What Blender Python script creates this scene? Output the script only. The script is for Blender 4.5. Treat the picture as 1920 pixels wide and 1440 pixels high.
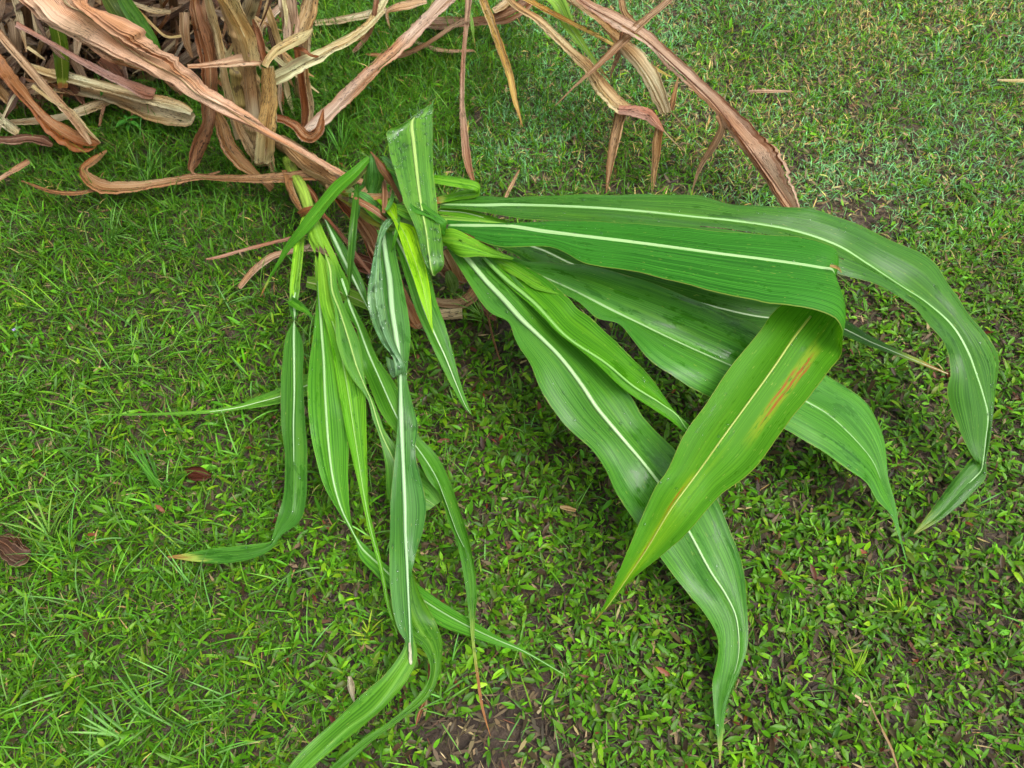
import bpy, math, random
import numpy as np
from mathutils import Vector

scene = bpy.context.scene
for o in list(bpy.data.objects):
    bpy.data.objects.remove(o)
C = scene.collection
R = math.radians

# ------------------------------------------------------------------ camera
CAM_H = 1.35                 # eye height in metres
PITCH = 57.0                 # degrees below the horizon
HFOV = 67.0
cam = bpy.data.cameras.new("camera")
cam.sensor_width = 8.6       # phone main camera: small sensor, short lens
cam.lens = 8.6 / (2 * math.tan(R(HFOV / 2)))
cam.clip_start = 0.01
cam.clip_end = 300
cam.dof.use_dof = True
cam.dof.focus_distance = 1.22
cam.dof.aperture_fstop = 2.4
camo = bpy.data.objects.new("camera", cam)
C.objects.link(camo)
camo.location = (0, 0, CAM_H)
camo.rotation_euler = (R(90 - PITCH), 0, 0)
scene.camera = camo

# ------------------------------------------------------------------ daylight: bright overcast
SUN_EL, SUN_AZ = 66.0, 122.0          # azimuth measured from +Y (away from the camera) towards +X
world = bpy.data.worlds.new("World")
scene.world = world
world.use_nodes = True
wn, wl = world.node_tree.nodes, world.node_tree.links
wn.clear()
sky = wn.new("ShaderNodeTexSky")
sky.sky_type = 'NISHITA'
sky.sun_disc = False
sky.sun_elevation = R(SUN_EL)
sky.sun_rotation = R(SUN_AZ)
sky.air_density = 1.0
sky.dust_density = 4.0
hs = wn.new("ShaderNodeHueSaturation")       # a cloud deck: the blue of the clear sky washed out
hs.inputs['Saturation'].default_value = 0.16
bg = wn.new("ShaderNodeBackground")
bg.inputs['Strength'].default_value = 0.14
wo = wn.new("ShaderNodeOutputWorld")
wl.new(sky.outputs[0], hs.inputs['Color'])
wl.new(hs.outputs[0], bg.inputs['Color'])
wl.new(bg.outputs[0], wo.inputs['Surface'])

sl = bpy.data.lights.new("sun", 'SUN')
sl.energy = 1.35
sl.angle = R(40)
sl.color = (1.0, 0.96, 0.90)
suno = bpy.data.objects.new("sun", sl)
C.objects.link(suno)
sd = Vector((math.sin(R(SUN_AZ)) * math.cos(R(SUN_EL)), math.cos(R(SUN_AZ)) * math.cos(R(SUN_EL)), math.sin(R(SUN_EL))))
suno.rotation_euler = sd.to_track_quat('Z', 'Y').to_euler()
suno.location = sd * 8

scene.view_settings.view_transform = 'Standard'
scene.view_settings.look = 'None'
scene.view_settings.exposure = 0.98
scene.view_settings.gamma = 1.0
scene.render.engine = 'CYCLES'
scene.cycles.use_denoising = True
scene.cycles.max_bounces = 5
scene.cycles.diffuse_bounces = 3
scene.cycles.glossy_bounces = 2
scene.cycles.transmission_bounces = 3
scene.cycles.transparent_max_bounces = 6
scene.cycles.use_adaptive_sampling = True
scene.cycles.adaptive_threshold = 0.03
scene.cycles.caustics_reflective = False
scene.cycles.caustics_refractive = False

# ------------------------------------------------------------------ survey: photo mark + height above ground -> metres
FPX = 960 / math.tan(R(HFOV / 2))
_ct, _st = math.cos(R(90 - PITCH)), math.sin(R(90 - PITCH))


def P(u, v, z):
    dx = (u - 960) / FPX
    dy = (720 - v) / FPX
    t = (z - CAM_H) / (dy * _st - _ct)
    return np.array((dx * t, (dy * _ct + _st) * t, z))


def px(u, v, z):
    """metres per photo pixel at that spot"""
    p = P(u, v, z)
    depth = p[1] * _st + (CAM_H - p[2]) * _ct
    return depth / FPX


# ------------------------------------------------------------------ object helpers
def tag(o, label, cat, group=None):
    o["label"] = label
    o["category"] = cat
    if group:
        o["group"] = group
    return o


def thing(name, label, cat, loc, group=None):
    o = bpy.data.objects.new(name, None)
    o.empty_display_size = 0.05
    C.objects.link(o)
    o.location = loc
    return tag(o, label, cat, group)


def mesh_obj(name, verts, faces, mat, parent=None, origin=None, uvs=None, smooth=True):
    """verts are world metres; origin is the world place of the object's own origin"""
    verts = np.asarray(verts, float)
    if origin is None:
        origin = np.array(world_loc(parent)) if parent is not None else np.zeros(3)
    me = bpy.data.meshes.new(name)
    me.from_pydata((verts - origin).tolist(), [], faces)
    me.materials.append(mat)
    if smooth:
        me.polygons.foreach_set("use_smooth", [True] * len(me.polygons))
    if uvs:
        li = np.zeros(len(me.loops), dtype=np.int32)
        me.loops.foreach_get("vertex_index", li)
        for nm, uv in uvs.items():
            lay = me.uv_layers.new(name=nm)
            lay.data.foreach_set("uv", np.asarray(uv, dtype=np.float32)[li].ravel())
    o = bpy.data.objects.new(name, me)
    C.objects.link(o)
    if parent is not None:
        o.parent = parent
        o.location = np.asarray(origin) - np.array(world_loc(parent))
    else:
        o.location = origin
    return o


def world_loc(o):
    l = np.zeros(3)
    while o is not None:
        l = l + np.array(o.location)
        o = o.parent
    return l


# ------------------------------------------------------------------ materials
def new_mat(name):
    m = bpy.data.materials.new(name)
    m.use_nodes = True
    m.node_tree.nodes.clear()
    return m, m.node_tree.nodes, m.node_tree.links


class G:
    """small node-graph writer"""
    def __init__(s, name):
        s.m, s.n, s.l = new_mat(name)

    def set(s, sock, v):
        if hasattr(v, "is_output"):
            s.l.new(v, sock)
        elif isinstance(v, (tuple, list)) and sock.type == 'RGBA' and len(v) == 3:
            sock.default_value = (*v, 1)
        else:
            sock.default_value = v

    def math(s, op, a, b=0.0, c=0.0, clamp=False):
        n = s.n.new("ShaderNodeMath"); n.operation = op; n.use_clamp = clamp
        s.set(n.inputs[0], a); s.set(n.inputs[1], b)
        if len(n.inputs) > 2: s.set(n.inputs[2], c)
        return n.outputs[0]

    def ramp(s, v, lo, hi):
        n = s.n.new("ShaderNodeMapRange"); n.clamp = True; n.interpolation_type = 'SMOOTHSTEP'
        s.set(n.inputs[0], v); s.set(n.inputs[1], lo); s.set(n.inputs[2], hi)
        return n.outputs[0]

    def mix(s, f, a, b, mode='MIX'):
        n = s.n.new("ShaderNodeMix"); n.data_type = 'RGBA'; n.blend_type = mode
        s.set(n.inputs[0], f); s.set(n.inputs[6], a); s.set(n.inputs[7], b)
        return n.outputs[2]

    def vec(s, x, y, z=0.0):
        n = s.n.new("ShaderNodeCombineXYZ")
        s.set(n.inputs[0], x); s.set(n.inputs[1], y); s.set(n.inputs[2], z)
        return n.outputs[0]

    def uv(s, name):
        n = s.n.new("ShaderNodeUVMap"); n.uv_map = name
        x = s.n.new("ShaderNodeSeparateXYZ"); s.l.new(n.outputs[0], x.inputs[0])
        return x.outputs[0], x.outputs[1]

    def noise(s, v, scale=1.0, detail=2.0, rough=0.5, col=False):
        n = s.n.new("ShaderNodeTexNoise"); n.noise_dimensions = '3D'
        s.set(n.inputs['Vector'], v); n.inputs['Scale'].default_value = scale
        n.inputs['Detail'].default_value = detail; n.inputs['Roughness'].default_value = rough
        return n.outputs['Color' if col else 'Fac']

    def voro(s, v, scale=1.0, out='Distance'):
        n = s.n.new("ShaderNodeTexVoronoi")
        s.set(n.inputs['Vector'], v); n.inputs['Scale'].default_value = scale
        return n.outputs[out]

    def bump(s, h, strength, dist):
        n = s.n.new("ShaderNodeBump"); n.inputs['Strength'].default_value = strength
        n.inputs['Distance'].default_value = dist; s.l.new(h, n.inputs['Height'])
        return n.outputs[0]

    def pbr(s, col, rough, normal=None, spec=0.5, coat=0.0):
        n = s.n.new("ShaderNodeBsdfPrincipled")
        s.set(n.inputs['Base Color'], col); s.set(n.inputs['Roughness'], rough)
        s.set(n.inputs['Specular IOR Level'], spec)
        if coat: s.set(n.inputs['Coat Weight'], coat); n.inputs['Coat Roughness'].default_value = 0.12
        if normal is not None: s.l.new(normal, n.inputs['Normal'])
        return n.outputs[0]

    def trans(s, col, normal=None):
        n = s.n.new("ShaderNodeBsdfTranslucent"); s.set(n.inputs[0], col)
        if normal is not None: s.l.new(normal, n.inputs['Normal'])
        return n.outputs[0]

    def mixs(s, f, a, b):
        n = s.n.new("ShaderNodeMixShader"); s.set(n.inputs[0], f); s.l.new(a, n.inputs[1]); s.l.new(b, n.inputs[2])
        return n.outputs[0]

    def out(s, sh):
        n = s.n.new("ShaderNodeOutputMaterial"); s.l.new(sh, n.inputs['Surface'])
        return s.m

    def obj(s):
        n = s.n.new("ShaderNodeObjectInfo")
        return n.outputs['Color'], n.outputs['Alpha'], n.outputs['Random']


def mat_green():
    g = G("green_leaf_blade")
    col, alpha, rnd = g.obj()
    a, b = g.uv("metric")            # metres along, metres across
    s, v = g.uv("unit")              # 0..1 along, -1..1 across
    seed = g.math('MULTIPLY', rnd, 37.0)
    vein = g.noise(g.vec(g.math('MULTIPLY', a, 3.0), g.math('MULTIPLY', b, 420.0), seed), 1, 2)
    fine = g.noise(g.vec(g.math('MULTIPLY', a, 8.0), g.math('MULTIPLY', b, 1100.0), seed), 1, 1)
    band = g.noise(g.vec(g.math('MULTIPLY', a, 5.0), g.math('MULTIPLY', b, 60.0), seed), 1, 3)
    broad = g.noise(g.vec(g.math('MULTIPLY', a, 7.0), g.math('MULTIPLY', b, 14.0), seed), 1, 2)
    c = g.mix(g.ramp(vein, 0.36, 0.64), g.mix(1.0, col, (0.50, 0.60, 0.50), 'MULTIPLY'), g.mix(1.0, col, (1.25, 1.18, 1.2), 'MULTIPLY'))
    c = g.mix(g.math('MULTIPLY', g.ramp(fine, 0.58, 0.72), 0.22), c, g.mix(1.0, col, (2.4, 1.7, 2.2), 'MULTIPLY'))
    c = g.mix(g.math('MULTIPLY', g.ramp(band, 0.5, 0.72), 0.45), c, g.mix(1.0, col, (1.65, 1.3, 0.7), 'MULTIPLY'))
    c = g.mix(g.math('MULTIPLY', g.ramp(broad, 0.45, 0.68), 0.35), c, g.mix(1.0, col, (0.6, 0.78, 0.9), 'MULTIPLY'))
    # pale lime stem-like base, as long as the object says
    at = g.n.new("ShaderNodeAttribute"); at.attribute_type = 'OBJECT'; at.attribute_name = "lime_base"
    lb = at.outputs['Fac']
    f = g.math('SUBTRACT', 1.0, g.ramp(s, g.math('MULTIPLY', lb, 0.55), g.math('ADD', g.math('MULTIPLY', lb, 1.15), 0.001)))
    limec = g.mix(g.ramp(vein, 0.36, 0.64), (0.13, 0.31, 0.015), (0.24, 0.45, 0.04))
    c = g.mix(f, c, limec)
    av = g.math('ABSOLUTE', v)
    c = g.mix(g.math('MULTIPLY', g.math('SUBTRACT', 1.0, g.ramp(av, 0.03, 0.17)), g.math('SUBTRACT', 0.5, g.math('MULTIPLY', s, 0.55)), clamp=True), c, g.mix(1.0, col, (2.9, 2.0, 4.0), 'MULTIPLY'))
    # chlorotic flecks
    sp = g.noise(g.vec(g.math('MULTIPLY', a, 70.0), g.math('MULTIPLY', b, 420.0), seed), 1, 1)
    c = g.mix(g.math('MULTIPLY', g.ramp(sp, 0.72, 0.80), 0.6), c, (0.42, 0.46, 0.09))
    # thin straw margin, broken by noise
    mg = g.noise(g.vec(g.math('MULTIPLY', a, 40.0), 0.0, seed), 1, 2)
    edge = g.math('SUBTRACT', 0.985, g.math('MULTIPLY', g.ramp(mg, 0.45, 0.8), 0.05))
    c = g.mix(g.math('MULTIPLY', g.ramp(g.math('SUBTRACT', av, edge), 0.0, 0.02), 0.45), c, (0.30, 0.30, 0.08))
    # dying tip: alpha of the object colour says how far it has gone
    tn = g.noise(g.vec(g.math('MULTIPLY', a, 25.0), g.math('MULTIPLY', b, 160.0), seed), 1, 3)
    tip = g.math('ADD', s, g.math('MULTIPLY', g.math('SUBTRACT', tn, 0.5), 0.10))
    lim = g.math('SUBTRACT', 1.0, g.math('MULTIPLY', alpha, 0.16))
    c = g.mix(g.math('MULTIPLY', g.ramp(g.math('SUBTRACT', tip, lim), g.math('MULTIPLY', alpha, -0.10), 0.0), g.ramp(alpha, 0.0, 0.2)), c, (0.27, 0.36, 0.06))
    c = g.mix(g.math('MULTIPLY', g.ramp(g.math('SUBTRACT', tip, lim), 0.0, 0.04), g.ramp(alpha, 0.0, 0.2)), c, (0.30, 0.13, 0.045))
    # water film: broken patches along the veins
    w1 = g.noise(g.vec(g.math('MULTIPLY', a, 22.0), g.math('MULTIPLY', b, 45.0), g.math('ADD', seed, 9.0)), 1, 4, 0.65)
    w2 = g.noise(g.vec(g.math('MULTIPLY', a, 4.0), g.math('MULTIPLY', b, 9.0), g.math('ADD', seed, 3.0)), 1, 1)
    wet = g.math('MULTIPLY', g.ramp(w1, 0.54, 0.58), g.ramp(w2, 0.47, 0.56))
    c = g.mix(g.math('MULTIPLY', wet, 0.8), c, g.mix(1.0, c, (0.55, 0.68, 0.45), 'MULTIPLY'))
    rough = g.math('SUBTRACT', g.math('SUBTRACT', 0.44, g.math('MULTIPLY', g.ramp(broad, 0.42, 0.66), 0.15)), g.math('MULTIPLY', wet, 0.20))
    h = g.math('ADD', g.math('MULTIPLY', vein, 0.7), g.math('MULTIPLY', fine, 0.3))
    nb = g.bump(h, 0.35, 0.0012)
    wv = g.bump(g.math('ADD', broad, band), 0.25, 0.004)
    nb2 = nb.node; g.l.new(wv, nb2.inputs['Normal'])
    wx = g.n.new("ShaderNodeAttribute"); wx.attribute_type = 'OBJECT'; wx.attribute_name = "wax_bloom"
    wf = g.math('MULTIPLY', wx.outputs['Fac'], g.math('ADD', 0.45, g.math('MULTIPLY', g.ramp(broad, 0.36, 0.62), 0.75)))
    sh = g.pbr(c, g.math('SUBTRACT', rough, g.math('MULTIPLY', wf, 0.03)), nb, g.math('ADD', 0.18, g.math('MULTIPLY', wf, 0.32)))
    tc = g.mix(1.0, c, (1.9, 1.55, 0.55), 'MULTIPLY')
    return g.out(g.mixs(0.28, sh, g.trans(tc)))


def mat_lesion():
    g = G("green_leaf_blade_with_rust")
    col, alpha, rnd = g.obj()
    a, b = g.uv("metric"); s, v = g.uv("unit")
    vein = g.noise(g.vec(g.math('MULTIPLY', a, 3.0), g.math('MULTIPLY', b, 420.0), 4.0), 1, 2)
    band = g.noise(g.vec(g.math('MULTIPLY', a, 2.5), g.math('MULTIPLY', b, 55.0), 2.0), 1, 3)
    c = g.mix(g.ramp(vein, 0.36, 0.64), g.mix(1.0, col, (0.50, 0.60, 0.5), 'MULTIPLY'), g.mix(1.0, col, (1.3, 1.2, 1.1), 'MULTIPLY'))
    c = g.mix(g.math('SUBTRACT', 1.0, g.ramp(s, 0.46, 0.54)), c, g.mix(1.0, c, (0.68, 0.95, 1.8), 'MULTIPLY'))
    # the folded-over end has yellowed, in streaks beside the rib
    late = g.ramp(s, 0.50, 0.56)
    near = g.math('SUBTRACT', 1.0, g.ramp(g.math('ABSOLUTE', g.math('SUBTRACT', v, 0.12)), 0.05, 0.75))
    yl = g.math('MULTIPLY', g.math('MULTIPLY', late, near), g.ramp(g.math('ADD', band, g.math('MULTIPLY', s, 0.5)), 0.78, 1.10))
    c = g.mix(g.math('MULTIPLY', yl, 0.6), c, (0.26, 0.42, 0.008))
    c = g.mix(g.math('MULTIPLY', late, 0.30), c, (0.10, 0.31, 0.006))
    # rust lesions: one streak in the right half just past the fold, others by the rib lower down
    fb = g.noise(g.vec(g.math('MULTIPLY', a, 16.0), g.math('MULTIPLY', b, 520.0), 1.0), 1, 3)
    def zone(s0, s1, v0, v1):
        z = g.math('MULTIPLY', g.ramp(s, s0, s0 + 0.02), g.math('SUBTRACT', 1.0, g.ramp(s, s1 - 0.04, s1)))
        d = g.math('MULTIPLY', g.ramp(v, v0, v0 + 0.06), g.math('SUBTRACT', 1.0, g.ramp(v, v1 - 0.06, v1)))
        return g.math('MULTIPLY', z, d)
    wob = g.noise(g.vec(g.math('MULTIPLY', a, 9.0), 0.0, 6.0), 1, 3)
    brk = g.noise(g.vec(g.math('MULTIPLY', a, 45.0), g.math('MULTIPLY', b, 300.0), 3.0), 1, 2)
    def streak(s0, s1, v0, w):
        d = g.math('ABSOLUTE', g.math('SUBTRACT', v, g.math('ADD', v0, g.math('MULTIPLY', g.math('SUBTRACT', wob, 0.5), 0.16))))
        body = g.math('SUBTRACT', 1.0, g.ramp(d, w * 0.5, w))
        return g.math('MULTIPLY', g.math('MULTIPLY', body, zone(s0, s1, -1.2, 1.2)), g.ramp(brk, 0.36, 0.46))
    l1 = g.math('MAXIMUM', streak(0.585, 0.715, 0.52, 0.038), g.math('MAXIMUM', streak(0.62, 0.70, 0.42, 0.035), streak(0.60, 0.66, 0.60, 0.03)))
    l2 = g.math('MAXIMUM', streak(0.80, 0.86, -0.10, 0.03), streak(0.86, 0.93, -0.05, 0.03))
    halo = g.math('MULTIPLY', g.math('MAXIMUM', streak(0.57, 0.74, 0.50, 0.16), streak(0.78, 0.96, -0.07, 0.14)), 0.5)
    c = g.mix(halo, c, (0.30, 0.38, 0.012))
    c = g.mix(g.math('MAXIMUM', l1, l2), c, (0.32, 0.10, 0.014))
    sp = g.noise(g.vec(g.math('MULTIPLY', a, 70.0), g.math('MULTIPLY', b, 420.0), 8.0), 1, 1)
    c = g.mix(g.math('MULTIPLY', g.ramp(sp, 0.70, 0.78), 0.6), c, (0.42, 0.46, 0.09))
    av = g.math('ABSOLUTE', v)
    c = g.mix(g.math('MULTIPLY', g.ramp(av, 0.975, 0.99), 0.5), c, (0.28, 0.26, 0.05))
    c = g.mix(g.ramp(s, 0.975, 0.99), c, (0.30, 0.13, 0.045))
    w1 = g.noise(g.vec(g.math('MULTIPLY', a, 22.0), g.math('MULTIPLY', b, 45.0), 9.0), 1, 4, 0.65)
    wet = g.ramp(w1, 0.60, 0.64)
    c = g.mix(g.math('MULTIPLY', wet, 0.6), c, g.mix(1.0, c, (0.6, 0.7, 0.5), 'MULTIPLY'))
    rough = g.math('SUBTRACT', 0.44, g.math('MULTIPLY', wet, 0.28))
    nb = g.bump(vein, 0.35, 0.0011)
    sh = g.pbr(c, rough, nb, 0.12)
    return g.out(g.mixs(0.30, sh, g.trans(g.mix(1.0, c, (1.7, 1.5, 0.5), 'MULTIPLY'))))


def mat_rib():
    g = G("leaf_midrib")
    col, alpha, rnd = g.obj()
    a, b = g.uv("metric")
    n = g.noise(g.vec(g.math('MULTIPLY', a, 6.0), g.math('MULTIPLY', b, 900.0), rnd), 1, 2)
    c = g.mix(g.ramp(n, 0.3, 0.7), g.mix(1.0, col, (0.75, 0.8, 0.7), 'MULTIPLY'), g.mix(1.0, col, (1.08, 1.08, 1.08), 'MULTIPLY'))
    return g.out(g.pbr(c, 0.34, g.bump(n, 0.3, 0.0006), 0.5))


def mat_dry():
    g = G("dry_leaf_blade")
    col, alpha, rnd = g.obj()
    a, b = g.uv("metric"); s, v = g.uv("unit")
    seed = g.math('MULTIPLY', rnd, 61.0)
    fib = g.noise(g.vec(g.math('MULTIPLY', a, 4.0), g.math('MULTIPLY', b, 620.0), seed), 1, 3, 0.6)
    fine = g.noise(g.vec(g.math('MULTIPLY', a, 12.0), g.math('MULTIPLY', b, 1500.0), seed), 1, 2)
    line = g.noise(g.vec(g.math('MULTIPLY', a, 2.0), g.math('MULTIPLY', b, 420.0), g.math('ADD', seed, 17.0)), 1, 1)
    broad = g.noise(g.vec(g.math('MULTIPLY', a, 8.0), g.math('MULTIPLY', b, 45.0), seed), 1, 4, 0.6)
    long = g.noise(g.vec(g.math('MULTIPLY', a, 4.5), g.math('MULTIPLY', b, 12.0), g.math('ADD', seed, 3.0)), 1, 2)
    c = g.mix(g.ramp(long, 0.42, 0.66), col, g.mix(1.0, col, (0.84, 0.62, 0.42), 'MULTIPLY'))
    c = g.mix(g.math('MULTIPLY', g.ramp(long, 0.46, 0.30), 0.7), c, g.mix(1.0, col, (1.16, 1.32, 1.38), 'MULTIPLY'))
    c = g.mix(g.ramp(fib, 0.34, 0.66), g.mix(1.0, c, (0.74, 0.68, 0.63), 'MULTIPLY'), g.mix(1.0, c, (1.18, 1.2, 1.2), 'MULTIPLY'))
    c = g.mix(g.math('MULTIPLY', g.ramp(fine, 0.48, 0.66), 0.45), c, g.mix(1.0, c, (0.66, 0.58, 0.52), 'MULTIPLY'))
    c = g.mix(g.math('MULTIPLY', g.ramp(line, 0.64, 0.69), 0.6), c, g.mix(1.0, c, (0.45, 0.33, 0.27), 'MULTIPLY'))
    c = g.mix(g.math('MULTIPLY', g.ramp(line, 0.38, 0.33), 0.45), c, (0.58, 0.46, 0.29))
    c = g.mix(g.math('MULTIPLY', g.ramp(broad, 0.52, 0.70), 0.6), c, g.mix(1.0, c, (0.66, 0.46, 0.36), 'MULTIPLY'))
    mold = g.noise(g.vec(g.math('MULTIPLY', a, 90.0), g.math('MULTIPLY', b, 700.0), seed), 1, 2)
    mz = g.noise(g.vec(g.math('MULTIPLY', a, 12.0), g.math('MULTIPLY', b, 20.0), g.math('ADD', seed, 5.0)), 1, 2)
    c = g.mix(g.math('MULTIPLY', g.math('MULTIPLY', g.ramp(mold, 0.56, 0.63), g.ramp(mz, 0.42, 0.56)), 0.9), c, (0.035, 0.022, 0.016))
    av = g.math('ABSOLUTE', v)
    c = g.mix(g.math('MULTIPLY', g.ramp(av, 0.90, 1.0), 0.45), c, g.mix(1.0, c, (0.50, 0.33, 0.26), 'MULTIPLY'))
    nb = g.bump(g.math('ADD', fib, g.math('MULTIPLY', fine, 0.5)), 0.45, 0.0010)
    sh = g.pbr(c, 0.50, nb, 0.28)
    return g.out(g.mixs(0.24, sh, g.trans(g.mix(1.0, c, (1.3, 0.95, 0.55), 'MULTIPLY'))))


def mat_stalk(name, dirt):
    g = G(name)
    col, alpha, rnd = g.obj()
    a, b = g.uv("metric"); s, v = g.uv("unit")
    seed = g.math('MULTIPLY', rnd, 23.0)
    fib = g.noise(g.vec(g.math('MULTIPLY', a, 7.0), g.math('MULTIPLY', b, 480.0), seed), 1, 3)
    blot = g.noise(g.vec(g.math('MULTIPLY', a, 30.0), g.math('MULTIPLY', b, 60.0), seed), 1, 4, 0.6)
    c = g.mix(g.ramp(fib, 0.33, 0.67), g.mix(1.0, col, (0.55, 0.5, 0.45), 'MULTIPLY'), g.mix(1.0, col, (1.2, 1.18, 1.1), 'MULTIPLY'))
    c = g.mix(g.math('MULTIPLY', g.ramp(blot, 0.52, 0.64), dirt), c, (0.055, 0.028, 0.016))
    nb = g.bump(g.math('ADD', fib, blot), 0.5, 0.002)
    return g.out(g.pbr(c, 0.45, nb, 0.45))


def mat_drop():
    g = G("water_drop")
    f = g.n.new("ShaderNodeFresnel"); f.inputs['IOR'].default_value = 1.45
    t = g.n.new("ShaderNodeBsdfTransparent"); t.inputs[0].default_value = (0.93, 0.98, 0.93, 1)
    gl = g.n.new("ShaderNodeBsdfGlossy"); gl.inputs['Roughness'].default_value = 0.03
    return g.out(g.mixs(f.outputs[0], t.outputs[0], gl.outputs[0]))


def mat_turf(name, rough, trans_f, spec=0.5):
    g = G(name)
    at = g.n.new("ShaderNodeAttribute"); at.attribute_name = "blade_colour"
    c = at.outputs['Color']
    sh = g.pbr(c, rough, None, spec)
    if trans_f:
        sh = g.mixs(trans_f, sh, g.trans(g.mix(1.0, c, (1.7, 1.4, 0.5), 'MULTIPLY')))
    return g.out(sh)


def mat_soil():
    g = G("damp_soil")
    tco = g.n.new("ShaderNodeTexCoord")
    p = tco.outputs['Object']
    n1 = g.noise(p, 9.0, 6, 0.6)
    n2 = g.noise(p, 70.0, 6, 0.65)
    n3 = g.noise(p, 1.3, 3)
    c = g.mix(g.ramp(n1, 0.35, 0.65), (0.030, 0.019, 0.012), (0.090, 0.062, 0.042))
    c = g.mix(g.ramp(n2, 0.42, 0.66), c, g.mix(1.0, c, (0.42, 0.38, 0.36), 'MULTIPLY'))
    pale = g.noise(p, 26.0, 4)
    c = g.mix(g.math('MULTIPLY', g.ramp(pale, 0.58, 0.72), 0.45), c, (0.19, 0.15, 0.115))
    # far beyond the lawn's built blades the ground itself carries the grass colour
    sep = g.n.new("ShaderNodeSeparateXYZ"); g.l.new(p, sep.inputs[0])
    dist = g.math('SQRT', g.math('ADD', g.math('POWER', sep.outputs[0], 2.0), g.math('POWER', g.math('SUBTRACT', sep.outputs[1], 1.3), 2.0)))
    grass = g.mix(g.ramp(n2, 0.35, 0.65), (0.025, 0.07, 0.012), (0.07, 0.15, 0.03))
    c = g.mix(g.ramp(g.math('ADD', dist, g.math('MULTIPLY', n3, 0.5)), 2.6, 3.1), c, grass)
    rough = g.math('SUBTRACT', 0.75, g.math('MULTIPLY', g.ramp(n3, 0.4, 0.6), 0.25))
    nb = g.bump(g.math('ADD', n1, n2), 0.8, 0.012)
    return g.out(g.pbr(c, rough, nb, 0.4))


M_GREEN, M_LESION, M_RIB, M_DRY = mat_green(), mat_lesion(), mat_rib(), mat_dry()
M_STALK, M_DSTALK = mat_stalk("green_stalk", 0.35), mat_stalk("dry_stalk", 0.8)
M_DROP, M_SOIL = mat_drop(), mat_soil()
M_BROAD = mat_turf("carpet_grass_leaf", 0.36, 0.20, 0.20)
M_FINE = mat_turf("fine_grass_blade", 0.45, 0.22, 0.15)
M_LITTER = mat_turf("dead_turf_litter", 0.62, 0.0, 0.3)

# ------------------------------------------------------------------ ground: one sheet to the horizon, dense near the plants
def ground_height(x, y):
    return (0.010 * np.sin(2.3 * x + 1.1 * y + 0.6) + 0.007 * np.sin(5.1 * y - 3.7 * x + 2.0)
            + 0.004 * np.sin(11.3 * x + 7.9 * y) + 0.003 * np.sin(17.0 * y - 13.0 * x + 1.0))


def build_ground():
    def axis(lo, hi, n, far):
        mid = np.linspace(lo, hi, n)
        out = np.array([0.15, 0.5, 1.2, 3, 8, 20, 50, far])
        return np.concatenate([lo - out[::-1], mid, hi + out])
    xs = axis(-2.6, 2.6, 170, 140)
    ys = axis(-0.8, 3.6, 150, 140)
    X, Y = np.meshgrid(xs, ys)
    rng = np.random.default_rng(3)
    inside = (np.abs(X) < 2.6) & (Y > -0.8) & (Y < 3.6)
    Z = ground_height(X, Y) + np.where(inside, rng.normal(0, 0.0016, X.shape), 0) - 0.012
    V = np.stack([X, Y, Z], -1).reshape(-1, 3)
    nx, ny = len(xs), len(ys)
    i = np.arange((ny - 1) * (nx - 1))
    r, c = i // (nx - 1), i % (nx - 1)
    F = np.stack([r * nx + c, r * nx + c + 1, (r + 1) * nx + c + 1, (r + 1) * nx + c], 1)
    o = mesh_obj("ground", V, F.tolist(), M_SOIL)
    o["kind"] = "structure"
    o["label"] = "damp brown soil under the lawn"
    return o


build_ground()

# ------------------------------------------------------------------ leaf blades
def catmull(pts, per):
    """centripetal Catmull-Rom through rows of pts (n,k); per = samples for each span"""
    pts = np.asarray(pts, float)
    n = len(pts)
    if n == 2:
        t = np.linspace(0, 1, per[0] + 1)[:, None]
        return pts[0] * (1 - t) + pts[1] * t
    ext = np.vstack([2 * pts[0] - pts[1], pts, 2 * pts[-1] - pts[-2]])
    out = []
    for i in range(n - 1):
        p0, p1, p2, p3 = ext[i:i + 4]
        k = lambda a, b: max(np.linalg.norm(b - a) ** 0.5, 1e-4)
        t0 = 0; t1 = t0 + k(p0, p1); t2 = t1 + k(p1, p2); t3 = t2 + k(p2, p3)
        m = per[i]
        t = np.linspace(t1, t2, m, endpoint=False)[:, None]
        A1 = (t1 - t) / (t1 - t0) * p0 + (t - t0) / (t1 - t0) * p1
        A2 = (t2 - t) / (t2 - t1) * p1 + (t - t1) / (t2 - t1) * p2
        A3 = (t3 - t) / (t3 - t2) * p2 + (t - t2) / (t3 - t2) * p3
        B1 = (t2 - t) / (t2 - t0) * A1 + (t - t0) / (t2 - t0) * A2
        B2 = (t3 - t) / (t3 - t1) * A2 + (t - t1) / (t3 - t1) * A3
        out.append((t2 - t) / (t2 - t1) * B1 + (t - t1) / (t2 - t1) * B2)
    out.append(pts[-1:])
    return np.vstack(out)


def nrmz(a):
    return a / np.maximum(np.linalg.norm(a, axis=-1, keepdims=True), 1e-9)


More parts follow.
